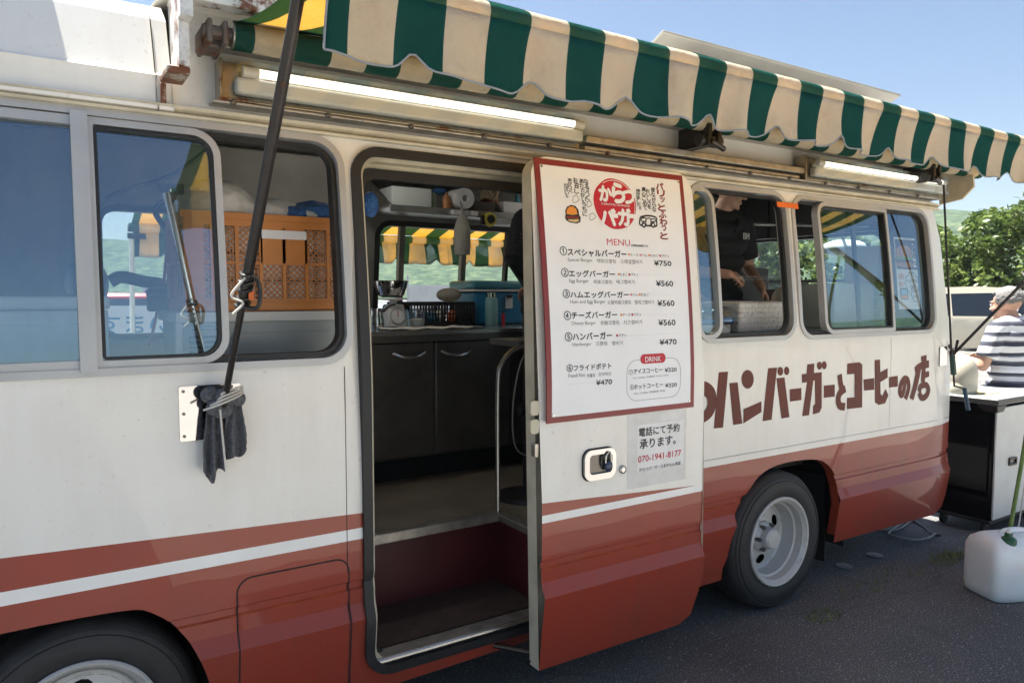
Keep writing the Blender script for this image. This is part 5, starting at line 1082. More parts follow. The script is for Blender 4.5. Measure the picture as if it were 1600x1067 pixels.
# poster taped inside the rear pane
PO = MB(); Ypo = lambda x, z, o=0: side(x, z, .055 + o)
A0 = lambda x, y: S(1240 + x / 3.811, 280 + y / 3.811, .055)
x0, z1 = A0(594, 345); _, z0 = A0(620, 775); x1, _ = A0(722, 360); zm = A0(600, 535)[1]
PO.slab(rr(x0, x1, z0, z1, .002), Ypo, -.001, .001, PAPER)
PHO = mat("poster_photo", (.10, .055, .04), .5, var=.6, scale=24); PO.poly(rr(x0 + .008, x1 - .004, zm, z1 - .012, .001), Ypo, PHO, -.0015)
cx, cz = lerp(x0, x1, .42), lerp(zm, z1, .45); PO.poly(ell(cx, cz + .012, .10, .05, 18), Ypo, mat("poster_bun", (.42, .2, .07), .5, var=.3, scale=30), -.002); PO.poly(ell(cx, cz - .035, .11, .022, 18), Ypo, mat("poster_meat", (.13, .05, .03), .5), -.0023); PO.poly(ell(cx, cz - .02, .112, .010, 18), Ypo, mat("poster_leaf", (.2, .3, .06), .5), -.0026); PO.poly(ell(cx, cz - .06, .10, .018, 18), Ypo, mat("poster_bun", (.42, .2, .07), .5), -.0026)
for i, ch in enumerate("おいしいバーガー"): text(PO, ch, x1 - .052, x1 - .018, lerp(z1 - .03, zm + .01, (i + .8) / 8), lerp(z1 - .03, zm + .01, i / 8), PAPER, Ypo, -.003, .03)
cx, cz = lerp(x0, x1, .68), lerp(z0, zm, .64); bub = [(cx + (.078 + .008 * cos(10 * a)) * cos(a), cz + (.070 + .007 * cos(10 * a)) * sin(a)) for a in [2 * pi * k / 60 for k in range(60)]]
PO.add([Ypo(*p, -.0015) for p in bub] + [Ypo(cx + (p[0] - cx) * .94, cz + (p[1] - cz) * .94, -.0015) for p in bub], [(i, (i + 1) % 60, 60 + (i + 1) % 60, 60 + i) for i in range(60)], INKG)
text(PO, "テイクアウト", cx - .055, cx + .055, cz + .005, cz + .028, INKG, Ypo, -.0015, .02); text(PO, "OK!", cx - .025, cx + .025, cz - .035, cz - .010, INKG, Ypo, -.0015, .03)
text(PO, "お持ち", x0 + .02, x0 + .075, lerp(z0, zm, .74), lerp(z0, zm, .90), INKO, Ypo, -.0015, .02); text(PO, "帰り", x0 + .02, x0 + .065, lerp(z0, zm, .54), lerp(z0, zm, .70), INKO, Ypo, -.0015, .02)
PO.poly(rr(x0 + .025, x0 + .11, z0 + .06, z0 + .13, .008), Ypo, INKG, -.0014); PO.poly(rr(x0 + .033, x0 + .102, z0 + .09, z0 + .122, .004), Ypo, mat("ink_sky", (.35, .5, .6), .5), -.0017); PO.poly(rr(x0 + .033, x0 + .102, z0 + .066, z0 + .086, .004), Ypo, INKO, -.0017)
cx, cz = x1 - .055, z0 + .095; PO.poly(ell(cx, cz, .040, .052), Ypo, INKG, -.0014); PO.poly(ell(cx, cz, .036, .048), Ypo, PAPER, -.0017); text(PO, "からつ", cx - .026, cx + .026, cz + .006, cz + .028, INKB, Ypo, -.002, .03); text(PO, "バーガー", cx - .028, cx + .028, cz - .028, cz - .006, INKB, Ypo, -.002, .03)
one(PO, "window_poster", "burger poster with a speech bubble taped inside the rear window", "poster", smooth=0)
# paper notice in a plastic sleeve on the sliding door
A4 = lambda x, y: S(820 + x / 4.848, 640 + y / 4.848, DOFF)
x0, z0 = A4(775, 605); x1, _ = A4(1215, 575); _, z1 = A4(758, 45)
NO = MB(); grid_sheet(NO, x0, x1, z0, z1, SLEEVE, -.0010); NO.rim([(x0, z0), (x1, z0), (x1, z1), (x0, z1)], door_map, -.001, 0, SLEEVE)
px0, pz1 = A4(850, 118); px1, _ = A4(1205, 85); _, pz0 = A4(850, 465); grid_sheet(NO, px0, px1, pz0, pz1, PAPER, -.0018)
def nrow(s, xa, xb, yt, yb, mt, wt):
    X0, zt_ = A4(xa, yt); _, zb_ = A4(xa, yb); X1, _ = A4(xb, yt); text(NO, s, X0, X1, zb_, zt_, mt, door_map, -.0024, wt)
nrow("電話にて予約", 862, 1168, 140, 205, INK, .04); nrow("承ります。", 868, 1140, 228, 298, INK, .045); nrow("070-1941-8177", 856, 1180, 352, 400, INKR, .03); nrow("からつバーガーうまかもん市店", 864, 1175, 440, 468, INK, .02)
one(NO, "paper_notice", "white paper notice in a plastic sleeve beside the chrome door handle", "notice", smooth=0)
# towel tied to the pole foot, cord on the pole
TW = MB()
def drape(x0, x1, zt_, zb_, seed, y0, folds, depth, skew=0):
    r_ = random.Random(seed); NX, NZ = 26, 22; vs = []
    for j in range(NZ + 1):
        t = j / NZ; wd = lerp(.45, 1, min(1, t * 1.6))
        for i in range(NX + 1):
            u = i / NX; x = lerp((x0 + x1) / 2, lerp(x0, x1, u), wd) + skew * t
            y = y0 - depth * (.5 + .5 * sin(u * folds * 2 * pi + seed)) * (.5 + .5 * t) - .02 * (1 - t) + .006 * mn.noise(V((x * 40, t * 8, seed)))
            vs.append((x, y, lerp(zt_, zb_ + .05 * abs(u - .4) + .012 * sin(u * 9 + seed), t)))
    TW.add(vs, [(j * (NX + 1) + i, (j + 1) * (NX + 1) + i, (j + 1) * (NX + 1) + i + 1, j * (NX + 1) + i + 1) for j in range(NZ) for i in range(NX)], GCLOTH)
tx = lambda px, py: aY(px, py, -.06)
a, b_ = tx(315, 640), tx(352, 748); drape(a.x, b_.x, a.z + .03, b_.z, 1, -.035, 2.2, .030); a, b_ = tx(350, 640), tx(385, 718); drape(a.x, b_.x, a.z + .03, b_.z, 4, -.035, 1.6, .028); a, b_ = tx(325, 640), tx(360, 725); drape(a.x, b_.x + .01, a.z + .03, b_.z, 7, -.015, 1.9, .02)
c = tx(345, 625)
for dx, dy, dz_, r_ in ((-.03, 0, .018, .030), (.012, -.02, .012, .034), (.045, .0, .0, .030), (.0, -.015, -.025, .034), (-.02, -.02, -.02, .028)): TW.ball(c + V((dx, dy, dz_)), (r_, r_ * .8, r_ * .9), GCLOTH, 14, 10)
TWO = one(TW, "grey_towels", "dark grey towels tied round the foot of the left awning pole", "towels", solid=.004)
mb = MB(); CORD = mat("cord_white", (.55, .53, .48), .8, var=.2)
for k in range(4): mb.tube(curve3([c + V((-.06 + .02 * k, -.05, -.02 + .012 * k)), c + V((-.01, -.075, .0 + .01 * k)), c + V((.05, -.05, .02 + .008 * k)), c + V((.06, .0, .03))]), .0035, CORD, 6)
mb.tube(curve3([c + V((-.015, -.062, -.02)), c + V((-.012, -.068, -.09)), c + V((-.005, -.072, -.2))]), .003, CORD, 6); mb.build("tie_cord", TWO)
mb = MB(); ax = (PT - PB).normalized(); u_ = ax.orthogonal().normalized(); w_ = ax.cross(u_)
pts = [PM + ax * (-.045 + .0115 * k / 3 * 1.0) + (u_ * cos(k * .9) + w_ * sin(k * .9)) * .0185 for k in range(34)]; mb.tube(pts, .0045, BLK, 6)
mb.tube(curve3([PM + ax * .07 + V((0, -.02, 0)), PM + V((.035, -.03, .03)), PM + V((.03, -.03, -.03)), PM + ax * -.04 + V((0, -.02, 0))]), .006, BLK, 8); mb.tube(curve3([PM + ax * .06 + V((-.01, -.02, 0)), PM + V((-.04, -.03, .0)), PM + V((-.01, -.03, -.02)), PM + V((-.035, -.02, -.05))]), .0035, CORD, 6)
mb.box(PM + V((.008, -.024, -.012)), PM + V((.022, -.014, .014)), ORS); one(mb, "pole_cord", "black cord wound round the joint of the left awning pole", "cord")
# ---------------------------------------------------------------- people
def basis(F):                                  # F: way the person faces (horizontal); returns local->world rotation (x = their left, y = back, z up)
    F = V((F[0], F[1], 0)).normalized(); L = V((-F.y, F.x, 0))
    return Matrix((L, -F, V((0, 0, 1)))).transposed()
def head(mb, c, R, k=1.0, mt=SKIN):            # R: head rotation, local -y is the face; c: middle of the skull
    P = lambda x, y, z: c + R @ (V((x, y, z)) * k)
    def el(x, y, z, r, nu=18): mb.ball(P(x, y, z), tuple(q * k for q in r), mt, nu, 12, R)
    el(0, .010, .030, (.076, .096, .090)); el(0, -.022, -.025, (.064, .070, .080)); el(0, -.048, -.078, (.040, .038, .034)); el(0, -.030, -.060, (.054, .050, .045))
    el(0, -.085, .022, (.046, .018, .014)); el(0, -.096, -.012, (.0125, .016, .026)); el(0, -.108, -.026, (.015, .014, .011))
    for s in (1, -1):
        el(s * .012, -.100, -.030, (.008, .010, .007)); el(s * .036, -.072, -.028, (.022, .020, .020)); el(s * .079, .012, -.006, (.009, .020, .032)); el(s * .030, -.085, .006, (.014, .010, .010))
    el(0, -.092, -.056, (.023, .010, .006)); el(0, -.090, -.066, (.019, .010, .006)); el(0, -.084, -.092, (.020, .016, .014))
def hand(mb, w, d, n, R_, curl, side_, mt=SKIN, k=1.0):   # wrist w, direction d, back-of-hand normal n
    d = d.normalized(); n = (n - d * n.dot(d)).normalized(); s = d.cross(n) * side_
    for a, b_ in ((-.026, .030), (-.009, .034), (.010, .033), (.027, .028)):
        mb.caps(w + s * a * .6 * k, w + (d * .080 + s * a) * k, .014 * k, .0115 * k, mt, 10)
    for i, (a, L) in enumerate(((.030, .070), (.010, .082), (-.011, .076), (-.030, .060))):
        p = w + (d * .082 + s * a) * k; ang = 0; rad = .0088 * k
        for seg in (.45, .32, .26):
            ang += curl * (1 + .08 * i); q = p + (d * cos(ang) - n * sin(ang)) * L * seg * k; mb.caps(p, q, rad, rad * .92, mt, 8); p = q; rad *= .92
    p = w + (d * .022 + s * .026) * k; q = p + (d * .030 + s * .026 - n * .014) * k; mb.caps(p, q, .0125 * k, .0105 * k, mt, 8); q2 = q + (d * .030 - n * .016 + s * .002) * k; mb.caps(q, q2, .0098 * k, .0085 * k, mt, 8)
def trunk(mb, P, mt, g=0, w_=1.0):              # torso volume; P(x,y,z) local->world
    R_ = P('R')
    for z, rx, ry, y in ((.98, .150, .110, .0), (1.08, .142, .100, -.005), (1.18, .150, .105, -.01), (1.28, .165, .115, -.01), (1.36, .172, .112, -.002), (1.43, .140, .085, .012)):
        mb.ball(P(0, y, z), ((rx + g) * w_, (ry + g) * w_, .085), mt, 22, 12, R_)
    for s in (1, -1): mb.caps(P(s * .055, .015, 1.455), P(s * .165, .012, 1.415), .050 + g, .056 + g, mt, 14)
def person(label, loc, F, height, parts):
    pass
def mkP(base, R, k):
    def P(x, y=None, z=None):
        if x == 'R': return R
        return base + R @ (V((x, y, z)) * k)
    return P
# --- worker at the middle window
WB = V((3.70, .80, .632)); WR = basis((-.24, -.97)); WK = 1.045; P = mkP(WB, WR, WK)
W1P = thing("person", "worker in a black polo shirt using tongs, seen through the middle side window", "person", WB)
mb = MB(); trunk(mb, P, SKIN, -.004)
nb, hc = P(0, .02, 1.45), P(.03, -.045, 1.615); mb.caps(nb, hc + V((0, 0, -.05)), .060, .056, SKIN)
HR = WR @ Matrix.Rotation(radians(48), 3, 'Z') @ Matrix.Rotation(radians(20), 3, 'X')
head(mb, hc, HR, 1.03)
lw = {}
for s, el_, wr_ in ((1, V((3.95, .78, 1.83)), V((3.84, .58, 1.70))), (-1, V((3.36, .72, 1.80)), V((3.44, .50, 1.775)))):
    sh = P(s * .185, .01, 1.405); mb.caps(sh, el_, .050, .040, SKIN); mb.caps(el_, wr_, .040, .027, SKIN); lw[s] = wr_
    mb.caps(P(s * .085, 0, .96), P(s * .09, -.01, .52), .082, .058, SKIN); mb.caps(P(s * .09, -.01, .52), P(s * .095, .015, .09), .052, .036, SKIN); mb.caps(P(s * .095, .02, .05), P(s * .105, -.12, .03), .036, .03, SKIN)
hand(mb, lw[-1], V((.95, -.05, -.10)), V((0, -.55, .85)), 1, .55, 1); hand(mb, lw[1], V((.05, -.5, -.85)), V((.6, -.7, .3)), 1, .35, 1)
remeshed("body", mb, .0055, SKIN, W1P)
def shirt(Pf, arms, name, parent, mt, w_=1.0, collar=True, vox=.008, sl=.78, extra=()):
    mb = MB(); [mb.caps(*e_, mt) for e_ in extra]; trunk(mb, Pf, mt, .016, w_); k = 1
    mb.ball(Pf(0, .0, .92), (.165 * w_, .125 * w_, .10), mt, 22, 10, Pf('R'))
    for s, el_ in arms:
        sh = Pf(s * .175, .01, 1.410); d = (el_ - sh); mb.ball(sh, .068, mt, 14, 10); mb.tube([sh, sh + d * .5 * sl, sh + d * sl], [.070, .072, .074], mt, 18)
    o = remeshed(name, mb, vox, mt, parent, 14)
    if collar:
        mb = MB(); R_ = Pf('R')
        for s in (1, -1):
            q = [Pf(s * .0, .075, 1.515), Pf(s * .060, .045, 1.505), Pf(s * .078, -.015, 1.475), Pf(s * .055, -.085, 1.425), Pf(s * .012, -.118, 1.365)]
            q2 = [Pf(s * .0, .095, 1.46), Pf(s * .085, .055, 1.455), Pf(s * .115, -.03, 1.435), Pf(s * .095, -.105, 1.38), Pf(s * .016, -.130, 1.345)]
            q, q2 = curve3(q, 5), curve3(q2, 5); n_ = len(q); mb.add(q + q2, [(i, n_ + i, n_ + i + 1, i + 1) for i in range(n_ - 1)], mt)
        mb.build("collar", parent, solid=.004)
    return o
shirt(P, ((1, V((3.95, .78, 1.83))), (-1, V((3.36, .72, 1.80)))), "polo_shirt", W1P, BSHIRT)
mb = MB()
for i, ch in enumerate("BM"): text(mb, ch, 0 + i * .030, .026 + i * .030, 0, .036, PAPER, lambda x, z, o: P(.060 + x / WK, -.150 + .3 * x, 1.31 + z), 0, .05)
mb.build("chest_mark", W1P, smooth=0, solid=.002)
def hair(c, R, k, mt, parent, back=.0, low=-.03):
    mb = MB()
    for i in range(420):
        u, v = random.random(), random.uniform(low, 1); ph = 2 * pi * u; th = acos(min(1, v)); x, y, z = sin(th) * sin(ph), -sin(th) * cos(ph), cos(th)
        if y < -.45 and z < .55: continue
        p = c + R @ (V((x * .080, .012 + y * .100, .034 + z * .092)) * k); mb.ball(p, (.016 * k, .018 * k, .012 * k), mt, 8, 6, R)
    return remeshed("hair", mb, .0055, mt, parent, 1)
hair(hc, HR, 1.03, HAIRB, W1P)
def face(c, R, k, parent, brow):
    for s in (1, -1):
        mb = MB(); e = c + R @ (V((s * .031, -.086, .004)) * k); mb.ball(e, .0125 * k, PAPER, 12, 8); mb.ball(e + R @ V((0, -.008 * k, -.001)), .0068 * k, INK, 10, 8); mb.build("eye", parent)
    for s in (1, -1): mb = MB(); mb.tube([c + R @ (V((s * .016, -.099, .024)) * k), c + R @ (V((s * .034, -.096, .030)) * k), c + R @ (V((s * .052, -.082, .024)) * k)], .004 * k, brow, 6); mb.build("eyebrow", parent)
face(hc, HR, 1.03, W1P, HAIRB)
def trousers(P, parent, mt, vox=.011):
    mb = MB()
    mb.ball(P(0, 0, .93), (.165, .125, .11), mt, 20, 10, P('R'))
    for s in (1, -1): mb.tube([P(s * .085, 0, .95), P(s * .09, -.01, .52), P(s * .095, .01, .08)], [.098, .075, .068], mt, 16)
    return remeshed("trousers", mb, vox, mt, parent, 3)
trousers(P, W1P, TROU)
TG = thing("tongs", "long metal tongs held by the worker at the middle window", "tongs", lw[-1])
t0 = lw[-1] + V((.02, -.03, -.035))
for dz_ in (0, .020):
    mb = MB(); mb.box((0, -.007, 0), (.62, .007, .003), STEEL, Matrix.Translation(t0 + V((0, 0, dz_))) @ Matrix.Rotation(radians(-2 + dz_ * 60), 4, 'Y')); mb.build("arm", TG, bevel=.001)
# --- second worker behind the menu door
B2 = V((2.53, 1.01, .632)); R2 = basis((.25, .97)); P2 = mkP(B2, R2, 1.02)
W2P = thing("person", "worker in a black T-shirt mostly hidden behind the menu door", "person", B2)
mb = MB(); trunk(mb, P2, SKIN, -.004); nb, h2 = P2(0, .01, 1.45), P2(0, -.03, 1.625); mb.caps(nb, h2 + V((0, 0, -.05)), .062, .058, SKIN); H2R = R2 @ Matrix.Rotation(radians(15), 3, 'X'); head(mb, h2, H2R, 1.02)
ar2 = ((1, V((2.27, .99, 1.85)), V((2.50, 1.20, 1.72))), (-1, V((2.83, .95, 1.82)), V((2.78, 1.20, 1.70))))
for s, el_, wr_ in ar2:
    sh = P2(s * .185, .01, 1.405); mb.caps(sh, el_, .052, .042, SKIN); mb.caps(el_, wr_, .042, .028, SKIN); hand(mb, wr_, V((.1 * s, .8, -.5)), V((0, .5, .8)), 1, .35, s)
    mb.caps(P2(s * .085, 0, .96), P2(s * .09, -.01, .52), .082, .058, SKIN); mb.caps(P2(s * .09, -.01, .52), P2(s * .095, .015, .09), .052, .036, SKIN); mb.caps(P2(s * .095, .02, .05), P2(s * .105, -.12, .03), .036, .03, SKIN)
remeshed("body", mb, .0075, SKIN, W2P); shirt(P2, [(a, b_) for a, b_, c_ in ar2], "t_shirt", W2P, BSHIRT, 1.16, False, sl=1.05, extra=[(b_, c_, .058, .045) for a, b_, c_ in ar2]); hair(h2, H2R, 1.02, HAIRB, W2P); trousers(P2, W2P, TROU)
mb = MB(); PINK = mat("print_pink", (.30, .10, .09), .7, var=.3); sh = P2(.185, .01, 1.405); el_ = ar2[0][1]
for i in range(5):
    for j in range(3):
        c = lerp(sh, el_, .30 + .10 * i) + V((-.066 + .012 * j, -.030 - .018 * j, -.004 * j)); mb.tube([c, c + V((.008, -.006, -.014)), c + V((-.004, .002, -.022))], .0035, PINK, 5)
mb.build("sleeve_print", W2P)
# --- customer with grey hair and a striped shirt
m, n, l, b = _nodes("striped_shirt"); tc = n.new("ShaderNodeTexCoord"); sp = n.new("ShaderNodeSeparateXYZ"); l.new(tc.outputs['Object'], sp.inputs[0])
nz_ = noise(n, l, 5, 3); ad = n.new("ShaderNodeMath"); ad.operation = 'MULTIPLY_ADD'; ad.inputs[1].default_value = .02; l.new(nz_.outputs['Fac'], ad.inputs[0]); l.new(sp.outputs['Z'], ad.inputs[2])
dv = n.new("ShaderNodeMath"); dv.operation = 'DIVIDE'; dv.inputs[1].default_value = .155; l.new(ad.outputs[0], dv.inputs[0]); fr_ = n.new("ShaderNodeMath"); fr_.operation = 'FRACT'; l.new(dv.outputs[0], fr_.inputs[0])
Wc, Nc, Gc = (.74, .75, .78), (.045, .05, .075), (.15, .16, .20)
rp = ramp(n, l, fr_.outputs[0], [(0, Wc), (.22, Nc), (.42, Gc), (.50, Wc), (.70, Gc), (.78, Nc), (.90, Wc)]); rp.color_ramp.interpolation = 'CONSTANT'; l.new(rp.outputs[0], b.inputs['Base Color']); b.inputs['Roughness'].default_value = .85
STRP = m
B3 = V((6.40, .25, 0)); R3 = basis((.22, 1.0)); P3 = mkP(B3, R3, .985)
W3P = thing("person", "grey haired customer in a striped T-shirt behind the black and white cart", "person", B3)
mb = MB(); trunk(mb, P3, SKIN, -.002, 1.06); nb, h3 = P3(0, .02, 1.45), P3(0, -.045, 1.605); mb.caps(nb, h3 + V((0, 0, -.05)), .066, .062, SKIN); H3R = R3 @ Matrix.Rotation(radians(10), 3, 'Z') @ Matrix.Rotation(radians(5), 3, 'X'); head(mb, h3, H3R, 1.06)
ar3 = ((1, P3(.27, -.02, 1.13), P3(.20, -.26, 1.17)), (-1, P3(-.27, .0, 1.12), P3(-.12, -.26, 1.16)))
for s, el_, wr_ in ar3:
    sh = P3(s * .190, .01, 1.405); mb.caps(sh, el_, .052, .044, SKIN); mb.caps(el_, wr_, .043, .029, SKIN); hand(mb, wr_, R3 @ V((-.35 * s, -.9, .25)), R3 @ V((.5 * s, 0, .8)), 1, .4, s)
    mb.caps(P3(s * .085, 0, .96), P3(s * .09, -.01, .52), .085, .06, SKIN); mb.caps(P3(s * .09, -.01, .52), P3(s * .095, .015, .09), .052, .036, SKIN); mb.caps(P3(s * .095, .02, .05), P3(s * .105, -.12, .032), .036, .03, SKIN)
remeshed("body", mb, .006, SKIN, W3P); shirt(P3, [(a, b_) for a, b_, c_ in ar3], "striped_shirt", W3P, STRP, 1.12, False); hair(h3, H3R, 1.06, HAIRG, W3P, low=-.25); face(h3, H3R, 1.06, W3P, HAIRG); trousers(P3, W3P, TROU)

# ---------------------------------------------------------------- things beside the truck
KX, KY0, KY1 = 5.47, -.065, .335
KB = thing("catering_cart", "black and white catering cart on castors behind the truck", "cart", (5.85, .13, 0))
mb = MB(); CBK = mat("cart_black", (.007, .007, .008), .9, var=.2, spec=.08)
mb.box((KX, KY0 + .004, .10), (6.25, KY1, .90), CBK); mb.box((KX - .02, KY0 - .005, .085), (6.26, KY1 + .01, .108), BLK); mb.box((KX - .006, KY0 + .03, .30), (KX + .002, KY1 - .03, .84), CBK); mb.build("body", KB, bevel=.004)
mb = MB(); mb.box((KX + .012, KY0 - .010, .112), (6.24, KY0 + .003, .885), LAMPW); mb.build("front_panel", KB, bevel=.003)
mb = MB(); mb.box((KX - .05, KY0 - .04, .912), (6.28, KY1 + .03, .955), GREYB); mb.add([(KX - .045, KY0 - .035, .91), (KX + .10, KY0 - .035, .91), (KX + .06, KY0 - .03, .86), (KX - .03, KY0 - .03, .86), (KX - .045, KY0 + .10, .91), (KX + .10, KY0 + .10, .91), (KX + .06, KY0 + .06, .86), (KX - .03, KY0 + .06, .86)], [(0, 1, 2, 3), (7, 6, 5, 4), (0, 3, 7, 4), (1, 5, 6, 2), (2, 6, 7, 3), (0, 4, 5, 1)], BLK); mb.build("top", KB, bevel=.006)
mb = MB(); mb.box((KX - .053, KY0 - .043, .918), (6.283, KY0 - .02, .95), BLK); mb.box((KX - .053, KY0 - .02, .918), (KX - .035, KY1 + .033, .95), BLK); mb.build("top_edge", KB, bevel=.004)
c = aY(1581, 720, KY0 - .01); mb = MB(); mb.ring(rr(c.x - .055, c.x + .055, c.z - .028, c.z + .028, .012), rr(c.x - .042, c.x + .042, c.z - .015, c.z + .015, .006), lambda x, z, o=0: V((x, KY0 - .010 + o, z)), -.012, 0, BLK); mb.box((c.x - .043, KY0 - .012, c.z - .016), (c.x + .043, KY0 - .0105, c.z + .016), STEELD); mb.build("recessed_handle", KB)
for x, y in ((KX + .06, KY0 + .06), (KX + .06, KY1 - .06), (6.17, KY0 + .06), (6.17, KY1 - .06)):
    mb = MB(); mb.tube([(x, y - .013, .042), (x, y + .013, .042)], .042, RUB, 20); mb.box((x - .02, y - .02, .05), (x + .02, y + .02, .084), STEELD); mb.build("castor", KB, bevel=.004)
mb = MB(); mb.box((5.60, .05, .9565), (5.80, .20, .9600), mat("leaflet", (.55, .5, .25), .5, var=.4, scale=14)); one(mb, "leaflet", "yellowish leaflet lying on the cart top", "leaflet")
mb = MB(); a = aY(1512, 575, .22); mb.ball((a.x - .10, .20, 1.08), (.105, .09, .15), BEIGE, 24, 16); mb.ball((a.x - .10, .20, .99), (.11, .09, .09), BEIGE, 24, 12); pass
tag(remeshed("cloth_bag", mb, .012, BEIGE), "rounded beige cloth bag on the cart top beside the truck's rear corner", "bag")
# white water can
JX, JY = 4.52, -.60
JR = Matrix.Translation((JX, JY, 0)) @ Matrix.Rotation(radians(-24), 4, 'Z')
JC = thing("water_can", "translucent white water can with a green cap standing on the asphalt", "water can", (JX, JY, 0))
mb = MB(); prof = [(.0, .118, .9), (.012, .130, .96), (.06, .135, 1), (.20, .135, 1), (.27, .133, .99), (.305, .118, .93), (.335, .080, .78), (.345, .05, .6)]
vs = []; nn = 48
for z, hw, q in prof:
    for k in range(nn):
        a = 2 * pi * k / nn; ca, sa = cos(a), sin(a); e = .32; x = copysign(abs(ca) ** e, ca) * .215 * q; y = copysign(abs(sa) ** e, sa) * hw; vs.append(JR @ V((x, y, z)))
fs = [(i * nn + k, i * nn + (k + 1) % nn, (i + 1) * nn + (k + 1) % nn, (i + 1) * nn + k) for i in range(len(prof) - 1) for k in range(nn)] + [tuple(range(nn - 1, -1, -1)), tuple((len(prof) - 1) * nn + k for k in range(nn))]
mb.add(vs, fs, JUG); mb.build("body", JC, smooth=50)
mb = MB(); mb.tube(curve3([JR @ V((-.085, 0, .33)), JR @ V((-.06, 0, .352)), JR @ V((0, 0, .358)), JR @ V((.06, 0, .352)), JR @ V((.085, 0, .33))]), .016, JUG, 12); mb.build("handle", JC)
mb = MB(); M_ = JR @ Matrix.Translation((-.10, -.075, .300)) @ Matrix.Scale(1.15, 4); mb.lathe([(.034, 0), (.034, .03), (.030, .036), (.018, .044), (.016, .06), (0, .064)], GRNC, M_, 24); mb.ball(M_ @ V((0, 0, .066)), .014, PAPER, 12, 8); mb.build("cap", JC)
mb = MB(); M_ = JR @ Matrix.Translation((.125, .0, .305)); mb.lathe([(.050, 0), (.050, .035), (.045, .04), (0, .04)], GRNC, M_, 28); mb.build("lid", JC)
mb = MB(); p0 = JR @ V((.02, .02, .34)); mb.tube(curve3([p0, aY(1579, 826, -.58), aY(1589, 765, -.56), aY(1600, 700, -.55), aY(1614, 600, -.55), aY(1618, 480, -.6), lerp(q0, q1, .86)]), .011, GRNS, 8); mb.tube(curve3([p0 + V((.04, 0, 0)), aY(1590, 832, -.58), aY(1600, 765, -.57), aY(1612, 690, -.57)]), .004, CORD, 6)
one(mb, "green_hose", "green hose and thin cord running from the water can up to the awning pole", "hose")
# green strap on the right pole
def onpole(t, dx=0, dy=0, dz_=0): return lerp(q0, q1, t) + V((dx, dy, dz_))
mb = MB()
def strip(a, b_, wv, mt, nrm):
    a, b_ = V(a), V(b_); d = (b_ - a).normalized(); s = d.cross(V(nrm)).normalized() * wv / 2; n_ = V(nrm) * .003
    mb.add([a - s, a + s, b_ + s, b_ - s, a - s + n_, a + s + n_, b_ + s + n_, b_ - s + n_], [(0, 1, 2, 3), (7, 6, 5, 4), (0, 4, 5, 1), (1, 5, 6, 2), (2, 6, 7, 3), (3, 7, 4, 0)], mt)
e = onpole(.44); strip(e + V((.0, -.02, .02)), e + V((.02, -.02, -.235)), .042, GRNS, (-.8, -.6, 0)); strip(e + V((-.02, -.02, -.02)), onpole(.70, -.01, -.02), .05, GRNS, (-.8, -.6, 0)); strip(onpole(.45, .02, 0, -.01), onpole(.60, .04, -.02, -.03), .045, GRNS, (-.8, -.6, 0)); strip(onpole(.62, -.02, -.02), onpole(.95, .0, -.03), .04, GRNS, (-.8, -.6, 0))
one(mb, "green_strap", "green webbing strap tied along the rear awning pole", "strap", smooth=0)
mb = MB(); mb.tube([e + V((0, -.03, -.01)) + V((.026 * cos(k * .8), .026 * sin(k * .8), .0022 * k)) for k in range(24)], .005, ORS, 6); mb.tube([e + V((-.03, -.03, .0)), e + V((-.10, -.02, .05))], .006, PAPER, 6); mb.tube([e + V((-.03, -.03, -.02)), e + V((-.11, -.03, .0))], .005, BLK, 6); mb.tube([e + V((-.02, -.03, .02)), e + V((-.08, -.03, -.03))], .005, BLK, 6)
one(mb, "orange_tie", "orange and black ties knotted on the rear awning pole", "ties")
# cables, lids and weeds on the asphalt
G0 = lambda px, py, z=.008: V((*aZ(px, py, 0).xy, z))
mb = MB(); mb.tube(curve3([G0(*p) for p in ((1360, 823), (1378, 829), (1400, 829), (1415, 822), (1425, 814), (1452, 798), (1470, 800))]), .007, mat("cable_pale", (.30, .29, .26), .5)); mb.tube(curve3([G0(*p) for p in ((1425, 813), (1445, 826), (1456, 836), (1470, 838))]), .007, BLK); mb.tube(curve3([G0(*p, .014) for p in ((1462, 836), (1450, 843), (1430, 846), (1405, 842), (1389, 837), (1398, 828), (1418, 814))]), .007, mat("cable_pale", (.3, .29, .26), .5))
one(mb, "power_cable", "loops of power cable on the asphalt beside the cart", "cable")
for px, py, lb in ((1319, 885, "flat pale disc on the asphalt just behind the rear wheel"), (1367, 868, "flat pale disc on the asphalt midway to the water can")):
    p = G0(px, py, 0); mb = MB(); mb.lathe([(.0, .003), (.046, .003), (.050, .006), (.042, .009), (0, .010)], mat("disc_grey", (.20, .20, .20), .5), Matrix.Translation(p), 24); one(mb, "ground_disc", lb, "disc")
mb = MB(); WEED = mat("weed_green", (.17, .19, .06), .7, var=.5, scale=30); rw_ = random.Random(5)
for cx_, cy_, k_, rad in ((1478, 874, 130, .16), (1500, 868, 90, .12), (1290, 962, 120, .13), (1395, 900, 60, .2), (1345, 925, 70, .2), (1440, 892, 40, .15)):
    p = G0(cx_, cy_, 0)
    for _ in range(k_):
        a = rw_.uniform(0, 2 * pi); r_ = rad * sqrt(rw_.random()); q = p + V((r_ * cos(a), r_ * sin(a) * .5, 0)); h = rw_.uniform(.008, .035) * (2 if k_ == 130 else 1); d = V((rw_.uniform(-1, 1), rw_.uniform(-1, 1), 0)) * .02
        s = V((rw_.uniform(-1, 1), rw_.uniform(-1, 1), 0)).normalized() * .003; mb.add([q - s, q + s, q + d + V((0, 0, h))], [(0, 1, 2)], WEED)
tag(mb.build("weeds", smooth=0), None, None, kind="stuff")

